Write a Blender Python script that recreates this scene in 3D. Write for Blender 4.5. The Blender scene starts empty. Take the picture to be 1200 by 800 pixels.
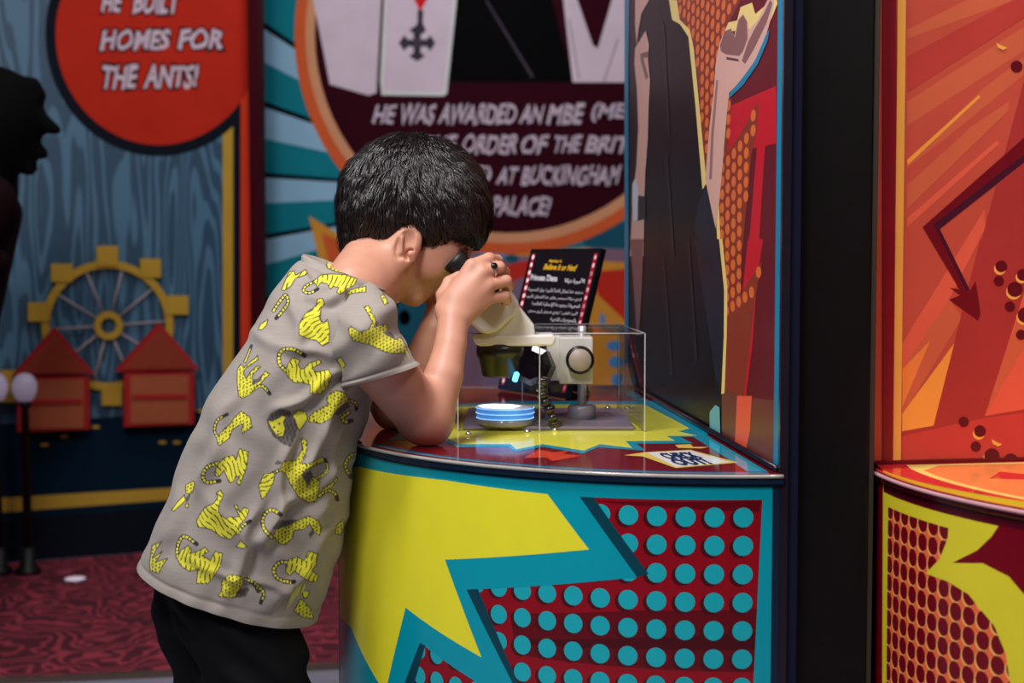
import bpy, math, random
import numpy as np
from mathutils import Vector, Matrix
from mathutils.geometry import tessellate_polygon
from mathutils.bvhtree import BVHTree

random.seed(7); RNG = np.random.default_rng(7)
C = bpy.context.scene.collection
SC = bpy.context.scene

# ------------------------------------------------------------------ camera, world, lights, exposure
F = 1750.0                       # focal length in pixels of a 1200 x 800 frame
PITCH = math.atan2(100, F)       # the camera looks slightly down
CAM = Vector((0, 0, 1.08))
cam = bpy.data.cameras.new('camera'); cam_o = bpy.data.objects.new('camera', cam); C.objects.link(cam_o)
cam_o.location = CAM; cam_o.rotation_euler = (math.pi / 2 - PITCH, 0, 0)
cam.sensor_width = 36; cam.lens = 36 * F / 1200; cam.clip_start = 0.05
cam.dof.use_dof = True; cam.dof.focus_distance = 1.84; cam.dof.aperture_fstop = 5.6
SC.camera = cam_o
SC.view_settings.view_transform = 'Standard'; SC.view_settings.look = 'None'
SC.view_settings.exposure = 0.0; SC.view_settings.gamma = 1.0; SC.view_settings.use_curve_mapping = False

W = bpy.data.worlds.new('hall'); SC.world = W; W.use_nodes = True
W.node_tree.nodes['Background'].inputs[0].default_value = (0.55, 0.5, 0.62, 1)
W.node_tree.nodes['Background'].inputs[1].default_value = 0.022

def aim(o, tgt):
    o.rotation_euler = (Vector(tgt) - o.location).to_track_quat('-Z', 'Y').to_euler()
def area(name, loc, tgt, size, power, col=(1, 1, 1), sy=None, spread=180):
    l = bpy.data.lights.new(name, 'AREA'); l.energy = power; l.color = col; l.size = size
    if sy: l.shape = 'RECTANGLE'; l.size_y = sy
    l.spread = math.radians(spread)
    o = bpy.data.objects.new(name, l); C.objects.link(o); o.location = loc; aim(o, tgt); return o
def spot(name, loc, tgt, power, angle, col=(1, 1, 1), blend=.5, r=.03):
    l = bpy.data.lights.new(name, 'SPOT'); l.energy = power; l.color = col; l.spot_size = math.radians(angle)
    l.spot_blend = blend; l.shadow_soft_size = r
    o = bpy.data.objects.new(name, l); C.objects.link(o); o.location = loc; aim(o, tgt); return o
area('ceiling_light_booth', (-.55, 1.2, 2.75), (-.2, 1.85, .9), .35, 30, (1, .97, .97))
area('aisle_fill', (-.75, .0, 2.7), (.0, 1.75, .75), .7, 44, (1, .97, .96))  # added soft fill from the camera side, no fixture hangs there
area('ceiling_light_right', (.9, .2, 2.6), (.4, 1.6, .75), .6, 10, (1, .96, .92))
area('ceiling_light_panel', (-1.2, 3.6, 2.8), (-1.7, 5.4, 1.1), .8, 6.5, (.95, .97, 1))
area('ceiling_light_mural', (-.1, 4.4, 2.8), (-.05, 6.0, 1.2), .8, 9, (.98, .97, 1))
spot('ceiling_spot_red_booth', (.66, 1.42, 2.3), (.62, 1.52, .85), 26, 40, (1, .80, .62), .6, .05)

# ------------------------------------------------------------------ helpers: projection
def ray(px, py):
    x, y = (px - 600) / F, (400 - py) / F
    c, s = math.cos(PITCH), math.sin(PITCH)
    return Vector((x, c + y * s, y * c - s))
def at(px, py, Y):
    d = ray(px, py); return CAM + d * (Y / d.y)
def onz(px, py, z):
    d = ray(px, py); return CAM + d * ((z - CAM.z) / d.z)
def proj(P):
    P = np.asarray(P, float) - np.array(CAM)
    c, s = math.cos(PITCH), math.sin(PITCH)
    dep = P[..., 1] * c - P[..., 2] * s
    up = P[..., 1] * s + P[..., 2] * c
    return 600 + F * P[..., 0] / dep, 400 - F * up / dep
def K(ox, oy, s, pts):            # a list of traced points given in an enlarged crop
    return [(ox + x * s, oy + y * s) for x, y in pts]

# ------------------------------------------------------------------ helpers: materials
def lin(c):
    return tuple((v / 255 / 12.92) if v / 255 <= .04045 else ((v / 255 + .055) / 1.055) ** 2.4 for v in c)
MATS = {}
def mat(name, rgb, rough=.5, metal=0, gain=1.0, spec=.5, noise=.06, nscale=30, bump=0, bscale=200, sss=0, coat=0, emit=0, stretch=None):
    if name in MATS: return MATS[name]
    m = bpy.data.materials.new(name); m.use_nodes = True; nt = m.node_tree; b = nt.nodes['Principled BSDF']
    col = [min(.93, v * gain) for v in lin(rgb)]
    tc = nt.nodes.new('ShaderNodeTexCoord'); src = tc.outputs['Object']
    if stretch:
        mp = nt.nodes.new('ShaderNodeMapping'); mp.inputs['Scale'].default_value = stretch
        nt.links.new(src, mp.inputs[0]); src = mp.outputs[0]
    n = nt.nodes.new('ShaderNodeTexNoise'); n.inputs['Scale'].default_value = nscale; n.inputs['Detail'].default_value = 4
    nt.links.new(src, n.inputs['Vector'])
    r = nt.nodes.new('ShaderNodeValToRGB')
    r.color_ramp.elements[0].position = .3; r.color_ramp.elements[1].position = .7
    r.color_ramp.elements[0].color = [v * (1 - noise) for v in col] + [1]
    r.color_ramp.elements[1].color = [min(1, v * (1 + noise)) for v in col] + [1]
    nt.links.new(n.outputs[0], r.inputs[0]); nt.links.new(r.outputs[0], b.inputs['Base Color'])
    b.inputs['Roughness'].default_value = rough; b.inputs['Metallic'].default_value = metal
    b.inputs['Specular IOR Level'].default_value = spec
    if sss:
        b.inputs['Subsurface Weight'].default_value = sss
        b.inputs['Subsurface Radius'].default_value = (.008, .003, .0015); b.inputs['Subsurface Scale'].default_value = 1
    if coat: b.inputs['Coat Weight'].default_value = coat; b.inputs['Coat Roughness'].default_value = .05
    if emit:
        nt.links.new(r.outputs[0], b.inputs['Emission Color']); b.inputs['Emission Strength'].default_value = emit
    if bump:
        n2 = nt.nodes.new('ShaderNodeTexNoise'); n2.inputs['Scale'].default_value = bscale; n2.inputs['Detail'].default_value = 3
        nt.links.new(src, n2.inputs['Vector'])
        bp = nt.nodes.new('ShaderNodeBump'); bp.inputs['Strength'].default_value = bump; bp.inputs['Distance'].default_value = .002
        nt.links.new(n2.outputs[0], bp.inputs['Height']); nt.links.new(bp.outputs[0], b.inputs['Normal'])
    MATS[name] = m; return m
def clear_mat(name, tint=(1, 1, 1), rough=.02, base=.04, edge=.5):
    m = bpy.data.materials.new(name); m.use_nodes = True; nt = m.node_tree; nt.nodes.remove(nt.nodes['Principled BSDF'])
    out = nt.nodes['Material Output']; t = nt.nodes.new('ShaderNodeBsdfTransparent'); t.inputs[0].default_value = (*tint, 1)
    g = nt.nodes.new('ShaderNodeBsdfGlossy'); g.inputs['Roughness'].default_value = rough
    lw = nt.nodes.new('ShaderNodeLayerWeight'); lw.inputs[0].default_value = .5
    pw = nt.nodes.new('ShaderNodeMath'); pw.operation = 'POWER'; pw.inputs[1].default_value = 4.0; nt.links.new(lw.outputs['Facing'], pw.inputs[0])
    ma = nt.nodes.new('ShaderNodeMath'); ma.operation = 'MULTIPLY_ADD'; ma.inputs[1].default_value = .55; ma.inputs[2].default_value = .025; nt.links.new(pw.outputs[0], ma.inputs[0])
    mx = nt.nodes.new('ShaderNodeMixShader')
    nt.links.new(ma.outputs[0], mx.inputs[0]); nt.links.new(t.outputs[0], mx.inputs[1]); nt.links.new(g.outputs[0], mx.inputs[2])
    nt.links.new(mx.outputs[0], out.inputs[0]); return m

# print colours near the booth (gain) and on the distant walls (bgain)
G, BG = 1.35, 2.6
def pm(name, rgb, rough=.22): return mat(name, rgb, .3 if name.startswith('panel') else rough, gain=1.7 if name.startswith('panel') else G, noise=.02, spec=.14 if name.startswith('panel') else .5)
def bm_(name, rgb, rough=.6): return mat(name, rgb, rough, gain=BG, noise=.05, nscale=8, spec=.04)

# ------------------------------------------------------------------ helpers: objects
def link(name, me, parent=None, mats=()):
    o = bpy.data.objects.new(name, me); C.objects.link(o)
    for m in (mats if isinstance(mats, (list, tuple)) else [mats]): me.materials.append(m)
    if parent: o.parent = parent
    return o
def tag(o, label=None, cat=None, group=None, kind=None):
    if label: o['label'] = label
    if cat: o['category'] = cat
    if group: o['group'] = group
    if kind: o['kind'] = kind
    return o
def empty(name, loc=(0, 0, 0)):
    o = bpy.data.objects.new(name, None); C.objects.link(o); o.location = loc; o.empty_display_size = .05; return o
def mesh_np(name, V, Fq, smooth=True):
    me = bpy.data.meshes.new(name); me.from_pydata([tuple(v) for v in V], [], [tuple(f) for f in Fq]); me.validate(); me.update()
    if smooth: me.polygons.foreach_set('use_smooth', np.ones(len(me.polygons), bool))
    return me
class MB:                                  # collects simple solids; all coordinates are world, the parent's offset is taken off in build()
    def __init__(s): s.V = []; s.F = []; s.S = []
    def add(s, V, Fs, smooth=False):
        k = len(s.V); s.V += [tuple(v) for v in V]
        s.F += [tuple(i + k for i in f) for f in Fs]; s.S += [smooth] * len(Fs)
    def prism(s, pts, off, smooth=False):  # polygon (3D) extruded by a vector
        n = len(pts); off = Vector(off); A = [Vector(p) for p in pts]; B = [p + off for p in A]
        s.add(A + B, [tuple(range(n))[::-1], tuple(range(n, 2 * n))], False)
        k = len(s.V) - 2 * n
        for i in range(n):
            j = (i + 1) % n; s.F.append((k + i, k + j, k + n + j, k + n + i)); s.S.append(smooth)
    def box(s, lo, hi):
        x0, y0, z0 = lo; x1, y1, z1 = hi
        s.prism([(x0, y0, z0), (x1, y0, z0), (x1, y1, z0), (x0, y1, z0)], (0, 0, z1 - z0))
    def lathe(s, p, axis, prof, n=32, smooth=True):   # prof: (distance along axis, radius)
        p = Vector(p); a = Vector(axis).normalized(); u = a.orthogonal().normalized(); v = a.cross(u)
        V = []; Fs = []
        for t, r in prof:
            for i in range(n):
                w = 2 * math.pi * i / n; V.append(p + a * t + (u * math.cos(w) + v * math.sin(w)) * r)
        m = len(prof)
        for j in range(m - 1):
            for i in range(n):
                k = (i + 1) % n; Fs.append((j * n + i, j * n + k, (j + 1) * n + k, (j + 1) * n + i))
        Fs += [tuple(range(n))[::-1], tuple(range((m - 1) * n, m * n))]
        s.add(V, Fs, smooth)
    def tube(s, pts, r, n=10, closed=False):
        pts = [Vector(p) for p in pts]; N = len(pts); V = []; Fs = []
        up = Vector((0.13, .2, 1))
        for i, p in enumerate(pts):
            a = pts[min(i + 1, N - 1)] - pts[max(i - 1, 0)]; a.normalize()
            u = a.cross(up)
            if u.length < .05: u = a.orthogonal()
            u.normalize(); v = a.cross(u); rr = r[i] if isinstance(r, (list, tuple)) else r
            for k in range(n):
                w = 2 * math.pi * k / n; V.append(p + (u * math.cos(w) + v * math.sin(w)) * rr)
        for j in range(N - 1):
            for k in range(n): Fs.append((j * n + k, j * n + (k + 1) % n, (j + 1) * n + (k + 1) % n, (j + 1) * n + k))
        Fs += [tuple(range(n))[::-1], tuple(range((N - 1) * n, N * n))]
        s.add(V, Fs, True)
    def sphere(s, c, r, nu=20, nv=12, sc=(1, 1, 1)):
        prof = []; V = []; Fs = []
        for j in range(nv + 1):
            t = math.pi * j / nv
            for i in range(nu):
                w = 2 * math.pi * i / nu
                V.append((c[0] + sc[0] * r * math.sin(t) * math.cos(w), c[1] + sc[1] * r * math.sin(t) * math.sin(w), c[2] + sc[2] * r * math.cos(t)))
        for j in range(nv):
            for i in range(nu):
                k = (i + 1) % nu; Fs.append((j * nu + i, (j + 1) * nu + i, (j + 1) * nu + k, j * nu + k))
        s.add(V, Fs, True)
    def build(s, name, m, parent=None, bevel=0, seg=2):
        off = parent_loc(parent)
        me = bpy.data.meshes.new(name); me.from_pydata([tuple(Vector(v) - off) for v in s.V], [], s.F); me.validate(); me.update()
        if len(me.polygons) == len(s.S): me.polygons.foreach_set('use_smooth', s.S)
        import bmesh
        b = bmesh.new(); b.from_mesh(me); bmesh.ops.recalc_face_normals(b, faces=b.faces); b.to_mesh(me); b.free()
        o = link(name, me, parent, m)
        if bevel:
            md = o.modifiers.new('bevel', 'BEVEL'); md.width = bevel; md.segments = seg; md.limit_method = 'ANGLE'; md.angle_limit = math.radians(40)
        return o
def parent_loc(p):
    L = Vector((0, 0, 0))
    while p: L = L + Vector(p.location); p = p.parent
    return L

# ------------------------------------------------------------------ helpers: printed surfaces (flat or on a drum)
class Flat:
    du = None
    def __init__(s, O, U, N): s.O = Vector(O); s.U = Vector(U).normalized(); s.N = Vector(N).normalized(); s.V = s.N.cross(s.U).normalized()
    def pt(s, px, py):
        d = ray(px, py); q = CAM + d * ((s.O - CAM).dot(s.N) / d.dot(s.N)) - s.O
        return (q.dot(s.U), q.dot(s.V))
    def to3(s, u, v, h): return s.O + s.U * u + s.V * v + s.N * h
class Drum:
    du = .006
    def __init__(s, cx, cy, R): s.cx, s.cy, s.R = cx, cy, R
    def pt(s, px, py):
        d = ray(px, py); ox, oy = CAM.x - s.cx, CAM.y - s.cy
        a = d.x ** 2 + d.y ** 2; b = ox * d.x + oy * d.y; c = ox * ox + oy * oy - s.R ** 2
        disc = max(0, b * b - a * c); t = (-b - math.sqrt(disc)) / a
        q = CAM + d * t; w = math.atan2(q.y - s.cy, q.x - s.cx); w = w - 2 * math.pi if w > math.pi / 2 else w; return ((w + math.pi / 2) * s.R, q.z)
    def to3(s, u, v, h):
        k = math.floor(u / s.du + 1e-7); t = u / s.du - k; g = lambda k: (s.cx + (s.R + h) * math.cos(k * s.du / s.R - math.pi / 2), s.cy + (s.R + h) * math.sin(k * s.du / s.R - math.pi / 2))
        a, b = g(k), g(k + 1); return Vector((a[0] + t * (b[0] - a[0]), a[1] + t * (b[1] - a[1]), v))
def clip_u(poly, u, keep_gt):
    out = []
    for i in range(len(poly)):
        a, b = poly[i], poly[(i + 1) % len(poly)]
        ia, ib = (a[0] >= u) == keep_gt, (b[0] >= u) == keep_gt
        if ia: out.append(a)
        if ia != ib:
            t = (u - a[0]) / (b[0] - a[0]); out.append((u, a[1] + t * (b[1] - a[1])))
    return out
class Print:
    def __init__(s, surf, step=.0003): s.s = surf; s.step = step; s.layer = 1; s.V = []; s.F = []; s.M = []; s.mats = []
    def mi(s, m):
        if m not in s.mats: s.mats.append(m)
        return s.mats.index(m)
    def face(s, uv, h, m):
        if len(uv) < 3: return
        k = len(s.V); s.V += [s.s.to3(u, v, h) for u, v in uv]; s.F.append(tuple(range(k, k + len(uv)))); s.M.append(s.mi(m))
    def uv(s, poly, m, same=False):
        if not same: s.layer += 1
        h = s.layer * s.step
        tris = tessellate_polygon([[Vector((u, v, 0)) for u, v in poly]])
        for t in tris:
            tri = [poly[i] for i in t]
            ar = (tri[1][0] - tri[0][0]) * (tri[2][1] - tri[0][1]) - (tri[2][0] - tri[0][0]) * (tri[1][1] - tri[0][1])
            if abs(ar) < 1e-10: continue
            if ar < 0: tri = tri[::-1]
            if s.s.du is None: s.face(tri, h, m)
            else:
                d = s.s.du; k0 = math.floor(min(p[0] for p in tri) / d); k1 = math.ceil(max(p[0] for p in tri) / d)
                for k in range(k0, k1):
                    q = clip_u(clip_u(tri, k * d, True), (k + 1) * d, False) if len(tri) else []
                    s.face(q, h, m)
    def px(s, pts, m, same=False):
        s.uv([s.s.pt(*p) if not isinstance(p[0], str) else (p[1], p[2]) for p in pts], m, same)
    def ell(s, u, v, ru, rv, m, same=False, n=20, a0=0, a1=360):
        s.uv([(u + ru * math.cos(math.radians(a0 + (a1 - a0) * i / n)), v + rv * math.sin(math.radians(a0 + (a1 - a0) * i / n))) for i in range(n if a1 - a0 >= 360 else n + 1)], m, same)
    def ellpx(s, x, y, rx, ry, m, same=False, n=28):
        s.px([(x + rx * math.cos(2 * math.pi * i / n), y + ry * math.sin(2 * math.pi * i / n)) for i in range(n)], m, same)
    def strip(s, u0, u1, v0, v1, m): s.uv([(u0, v0), (u1, v0), (u1, v1), (u0, v1)], m)
    def slab(s, poly, h0, h1, m):       # solid body behind the print (poly in uv)
        for a in (h0, h1):
            k = len(s.V); s.V += [s.s.to3(u, v, a) for u, v in poly]; s.F.append(tuple(range(k, k + len(poly)))); s.M.append(s.mi(m))
        n = len(poly)
        for i in range(n):
            j = (i + 1) % n; k = len(s.V)
            s.V += [s.s.to3(*poly[i], h0), s.s.to3(*poly[j], h0), s.s.to3(*poly[j], h1), s.s.to3(*poly[i], h1)]
            s.F.append((k, k + 1, k + 2, k + 3)); s.M.append(s.mi(m))
    def build(s, name, parent=None, smooth=False):
        off = parent_loc(parent)
        me = bpy.data.meshes.new(name); me.from_pydata([tuple(v - off) for v in s.V], [], s.F); me.update()
        o = link(name, me, parent, s.mats)
        me.polygons.foreach_set('material_index', s.M)
        return o

# ------------------------------------------------------------------ helpers: lettering
FORMS = {}
def _forms():
    base = {'ا': (0xFE8D, 2), 'أ': (0xFE83, 2), 'إ': (0xFE87, 2), 'آ': (0xFE81, 2), 'ب': (0xFE8F, 4), 'ة': (0xFE93, 2), 'ت': (0xFE95, 4), 'ث': (0xFE99, 4),
            'ج': (0xFE9D, 4), 'ح': (0xFEA1, 4), 'خ': (0xFEA5, 4), 'د': (0xFEA9, 2), 'ذ': (0xFEAB, 2), 'ر': (0xFEAD, 2), 'ز': (0xFEAF, 2), 'س': (0xFEB1, 4),
            'ش': (0xFEB5, 4), 'ص': (0xFEB9, 4), 'ض': (0xFEBD, 4), 'ط': (0xFEC1, 4), 'ظ': (0xFEC5, 4), 'ع': (0xFEC9, 4), 'غ': (0xFECD, 4), 'ف': (0xFED1, 4),
            'ق': (0xFED5, 4), 'ك': (0xFED9, 4), 'ل': (0xFEDD, 4), 'م': (0xFEE1, 4), 'ن': (0xFEE5, 4), 'ه': (0xFEE9, 4), 'و': (0xFEED, 2), 'ى': (0xFEEF, 2), 'ي': (0xFEF1, 4)}
    FORMS.update(base)
_forms()
LAM = {'ا': 0xFEFB, 'أ': 0xFEF7, 'إ': 0xFEF9}
def arabic(t):                           # joins the letters and puts them in visual order
    out = []; i = 0; prev = False
    while i < len(t):
        c = t[i]
        if c == 'ل' and i + 1 < len(t) and t[i + 1] in LAM:
            out.append(chr(LAM[t[i + 1]] + (1 if prev else 0))); prev = False; i += 2; continue
        if c in FORMS:
            b, n = FORMS[c]; nxt = i + 1 < len(t) and t[i + 1] in FORMS and n == 4
            out.append(chr(b + ((3 if nxt else 1) if prev else (2 if nxt else 0)))); prev = n == 4
        else: out.append(c); prev = False
        i += 1
    return ''.join(out[::-1])
def text_shape(body, bold=0, shear=0, wob=0):
    c = bpy.data.curves.new('lettering', 'FONT'); c.body = body; c.offset = bold; c.shear = shear; c.resolution_u = 3
    o = bpy.data.objects.new('lettering', c); C.objects.link(o)
    dg = bpy.context.evaluated_depsgraph_get(); me = bpy.data.meshes.new_from_object(o.evaluated_get(dg))
    V = [(v.co.x, v.co.y) for v in me.vertices]; Fs = [tuple(p.vertices) for p in me.polygons]
    bpy.data.objects.remove(o); bpy.data.curves.remove(c); bpy.data.meshes.remove(me)
    return V, Fs
def text_on(mb, surf, body, bl, br, tl, h, bold=0, shear=0, wob=0, grow=0):
    """lettering whose bounding box fills the parallelogram bl-br-tl (pixels of the traced photo) on a surface"""
    A, B, D = surf.pt(*bl), surf.pt(*br), surf.pt(*tl)
    words = []
    V, Fs = text_shape(body, 0.0, shear)
    x0, x1 = min(v[0] for v in V), max(v[0] for v in V); y0, y1 = min(v[1] for v in V), max(v[1] for v in V)
    if bold: V, Fs = text_shape(body, bold + grow, shear)
    pts = []
    for x, y in V:
        a, b = (x - x0) / (x1 - x0), (y - y0) / (y1 - y0)
        b += wob * .1 * math.sin(a * 23 + len(body)); a += wob * .012 * math.sin(b * 4 + a * 31)
        pts.append(surf.to3(A[0] + a * (B[0] - A[0]) + b * (D[0] - A[0]), A[1] + a * (B[1] - A[1]) + b * (D[1] - A[1]), h))
    mb.add(pts, Fs)

# ------------------------------------------------------------------ helpers: soft bodies (distance fields meshed by surface nets)
class Field:
    def __init__(s, lo, hi, h):
        s.lo = np.array(lo, float); s.h = h; s.n = np.ceil((np.array(hi) - s.lo) / h).astype(int) + 1
        s.F = np.full(s.n, .05, np.float32); s.ax = [s.lo[i] + h * np.arange(s.n[i]) for i in range(3)]
    def win(s, lo, hi):
        a = np.clip(np.floor((np.array(lo) - s.lo) / s.h).astype(int), 0, s.n); b = np.clip(np.ceil((np.array(hi) - s.lo) / s.h).astype(int) + 1, 0, s.n)
        sl = tuple(slice(i, j) for i, j in zip(a, b))
        X, Y, Z = np.meshgrid(*[s.ax[i][sl[i]] for i in range(3)], indexing='ij'); return sl, X, Y, Z
    def put(s, sl, d, k, sub=False):
        f = s.F[sl]
        if f.size == 0: return
        if sub: s.F[sl] = np.maximum(f, -d); return
        if k > 0:
            hh = np.clip(.5 + .5 * (d - f) / k, 0, 1); s.F[sl] = d * (1 - hh) + f * hh - k * hh * (1 - hh)
        else: s.F[sl] = np.minimum(f, d)
    def cone(s, a, b, ra, rb, k=.01):
        a, b = np.array(a, float), np.array(b, float); m = max(ra, rb) + k + 3 * s.h
        sl, X, Y, Z = s.win(np.minimum(a, b) - m, np.maximum(a, b) + m); ab = b - a; L = ab @ ab + 1e-12
        t = np.clip(((X - a[0]) * ab[0] + (Y - a[1]) * ab[1] + (Z - a[2]) * ab[2]) / L, 0, 1)
        d = np.sqrt((X - a[0] - t * ab[0]) ** 2 + (Y - a[1] - t * ab[1]) ** 2 + (Z - a[2] - t * ab[2]) ** 2) - (ra + t * (rb - ra))
        s.put(sl, d, k)
    def ell(s, c, r, R=None, k=.01, sub=False):
        c = np.array(c, float); m = max(r) + k + 3 * s.h; sl, X, Y, Z = s.win(c - m, c + m)
        R = np.eye(3) if R is None else np.array(R)
        q = [R[0][i] * (X - c[0]) + R[1][i] * (Y - c[1]) + R[2][i] * (Z - c[2]) for i in range(3)]
        k0 = np.sqrt(sum((q[i] / r[i]) ** 2 for i in range(3))) + 1e-9; k1 = np.sqrt(sum((q[i] / r[i] ** 2) ** 2 for i in range(3))) + 1e-9
        s.put(sl, k0 * (k0 - 1) / k1, k, sub)
    def chain(s, pts, rs, k=.006):
        for i in range(len(pts) - 1): s.cone(pts[i], pts[i + 1], rs[i], rs[i + 1], k if i == 0 else .003)
    def nets(s):
        Fd = s.F; S = Fd < 0
        cs = [(i, j, k) for i in (0, 1) for j in (0, 1) for k in (0, 1)]; n = s.n
        def cut(A, c): return A[c[0]:n[0] - 1 + c[0], c[1]:n[1] - 1 + c[1], c[2]:n[2] - 1 + c[2]]
        cnt = sum(cut(S, c).astype(np.int8) for c in cs); idx = np.nonzero((cnt > 0) & (cnt < 8)); N = len(idx[0])
        ID = np.full(np.array(n) - 1, -1, np.int64); ID[idx] = np.arange(N)
        val = {c: Fd[idx[0] + c[0], idx[1] + c[1], idx[2] + c[2]].astype(float) for c in cs}
        acc = np.zeros((N, 3)); num = np.zeros(N)
        for a in cs:
            for ax in range(3):
                if a[ax]: continue
                b = tuple(v + (1 if i == ax else 0) for i, v in enumerate(a)); fa, fb = val[a], val[b]; mk = (fa < 0) != (fb < 0)
                t = np.where(mk, fa / (fa - fb + 1e-12), 0)
                p = np.repeat(np.array(a, float)[None], N, 0); p[:, ax] += t; acc += p * mk[:, None]; num += mk
        V = s.lo + s.h * (np.stack(idx, 1) + acc / num[:, None])
        Q = []
        for ax in range(3):
            o1, o2 = (ax + 1) % 3, (ax + 2) % 3
            sa = [slice(1, -1)] * 3; sb = [slice(1, -1)] * 3; sa[ax] = slice(0, -1); sb[ax] = slice(1, None)
            A, B = S[tuple(sa)], S[tuple(sb)]; e = np.nonzero(A != B)
            g = [e[i] + (0 if i == ax else 1) for i in range(3)]; flip = A[e]
            def cell(d1, d2):
                q = list(g); q[o1] = q[o1] - d1; q[o2] = q[o2] - d2; return ID[tuple(q)]
            q = np.stack([cell(1, 1), cell(0, 1), cell(0, 0), cell(1, 0)], 1); q[~flip] = q[~flip][:, ::-1]; Q.append(q)
        Q = np.concatenate(Q); return V, Q[(Q >= 0).all(1)]
def relax(V, Q, it=2, lam=.5):
    E = np.concatenate([Q[:, [0, 1]], Q[:, [1, 2]], Q[:, [2, 3]], Q[:, [3, 0]]]); E = np.concatenate([E, E[:, ::-1]])
    deg = np.bincount(E[:, 0], minlength=len(V)).astype(float)[:, None] + 1e-9
    for _ in range(it):
        A = np.stack([np.bincount(E[:, 0], weights=V[E[:, 1], i], minlength=len(V)) for i in range(3)], 1) / deg; V = V + lam * (A - V)
    return V
def roty(deg):
    a = math.radians(deg); c, s = math.cos(a), math.sin(a)   # turns +X towards -Z (clockwise as the camera sees it)
    return [[c, 0, s], [0, 1, 0], [-s, 0, c]]
def in_poly(px, py, poly):
    P = np.array(poly, float); ins = np.zeros(px.shape, bool); dist = np.full(px.shape, 1e9)
    for i in range(len(P)):
        (x1, y1), (x2, y2) = P[i], P[(i + 1) % len(P)]
        if y1 != y2:
            c = ((y1 > py) != (y2 > py)) & (px < (x2 - x1) * (py - y1) / (y2 - y1) + x1); ins ^= c
        dx, dy = x2 - x1, y2 - y1; t = np.clip(((px - x1) * dx + (py - y1) * dy) / (dx * dx + dy * dy + 1e-9), 0, 1)
        dist = np.minimum(dist, np.hypot(px - x1 - t * dx, py - y1 - t * dy))
    return ins, dist

# ================================================================== THE SETTING
floor = MB(); floor.box((-5, -1.5, -.1), (3.5, 9, 0))
tag(floor.build('floor', mat('floor_grey', (150, 148, 165), .35, gain=1.2, noise=.15, nscale=6)), kind='structure')

# carpet: dark red with a wound ornament
m = mat('carpet_red', (120, 28, 42), .9, gain=1.5, bump=.6, bscale=400); nt = m.node_tree; b = nt.nodes['Principled BSDF']
tc = nt.nodes.new('ShaderNodeTexCoord'); vo = nt.nodes.new('ShaderNodeTexVoronoi'); vo.inputs['Scale'].default_value = 3.4; vo.inputs['Randomness'].default_value = .35
nz = nt.nodes.new('ShaderNodeTexNoise'); nz.inputs['Scale'].default_value = 5
vm = nt.nodes.new('ShaderNodeMixRGB'); vm.inputs[0].default_value = .3
nt.links.new(tc.outputs['Object'], nz.inputs['Vector']); nt.links.new(tc.outputs['Object'], vm.inputs[1]); nt.links.new(nz.outputs[1], vm.inputs[2]); nt.links.new(vm.outputs[0], vo.inputs['Vector'])
ml = nt.nodes.new('ShaderNodeMath'); ml.operation = 'MULTIPLY'; ml.inputs[1].default_value = 60; nt.links.new(vo.outputs['Distance'], ml.inputs[0])
sn = nt.nodes.new('ShaderNodeMath'); sn.operation = 'SINE'; nt.links.new(ml.outputs[0], sn.inputs[0])
cr = nt.nodes.new('ShaderNodeValToRGB'); cr.color_ramp.elements[0].position = .1; cr.color_ramp.elements[1].position = .75
cr.color_ramp.elements[0].color = (*[v * 1.5 for v in lin((82, 22, 36))], 1); cr.color_ramp.elements[1].color = (*[v * 2.3 for v in lin((128, 40, 54))], 1)
nt.links.new(sn.outputs[0], cr.inputs[0]); nt.links.new(cr.outputs[0], b.inputs['Base Color'])
cp = MB()
e0, e1 = onz(-160, 803, 0), onz(640, 770, 0)
cp.prism([(e0.x - .6, e0.y - .12, 0.001), (e1.x, e1.y, .001), (2.2, 4.3, .001), (2.2, 5.985, .001), (-.95, 5.985, .001), (-.97, 5.49, .001), (-3.3, 4.56, .001)], (0, 0, .008))
tag(cp.build('carpet', m), 'dark red carpet with a wound ornament, laid along the far walls', 'carpet')
tr = MB(); tr.prism([(e0.x - .6, e0.y - .15, 0.001), (e1.x, e1.y - .03, .001), (e1.x, e1.y, .001), (e0.x - .6, e0.y - .12, .001)], (0, 0, .011))
tag(tr.build('carpet_strip', mat('strip_brown', (96, 78, 70), .5)), 'thin brown edging strip along the front of the red carpet', 'edging')

# left wall: the panel with the round caption
WL = Flat((-1.79, 5.22, 0), (.45, .18, 0), Vector((.18, -.45, 0)))
uR = WL.pt(295, 400)[0]; uL = -1.6
wood = mat('blue_wood_print', (62, 88, 112), .5, gain=BG)
nt = wood.node_tree; b = nt.nodes['Principled BSDF']
tc = nt.nodes.new('ShaderNodeTexCoord'); mp = nt.nodes.new('ShaderNodeMapping'); mp.inputs['Scale'].default_value = (1, 1, .11)
nt.links.new(tc.outputs['Object'], mp.inputs[0])
n1 = nt.nodes.new('ShaderNodeTexNoise'); n1.inputs['Scale'].default_value = 8.5; n1.inputs['Detail'].default_value = 1.4; nt.links.new(mp.outputs[0], n1.inputs['Vector'])
ml = nt.nodes.new('ShaderNodeMath'); ml.operation = 'MULTIPLY'; ml.inputs[1].default_value = 75; nt.links.new(n1.outputs[0], ml.inputs[0])
sn = nt.nodes.new('ShaderNodeMath'); sn.operation = 'SINE'; nt.links.new(ml.outputs[0], sn.inputs[0])
cr = nt.nodes.new('ShaderNodeValToRGB'); cr.color_ramp.elements[0].position = .0; cr.color_ramp.elements[1].position = .55
cr.color_ramp.elements[0].color = (*[v * BG for v in lin((20, 47, 66))], 1); cr.color_ramp.elements[1].color = (*[v * BG for v in lin((47, 77, 97))], 1)
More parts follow.
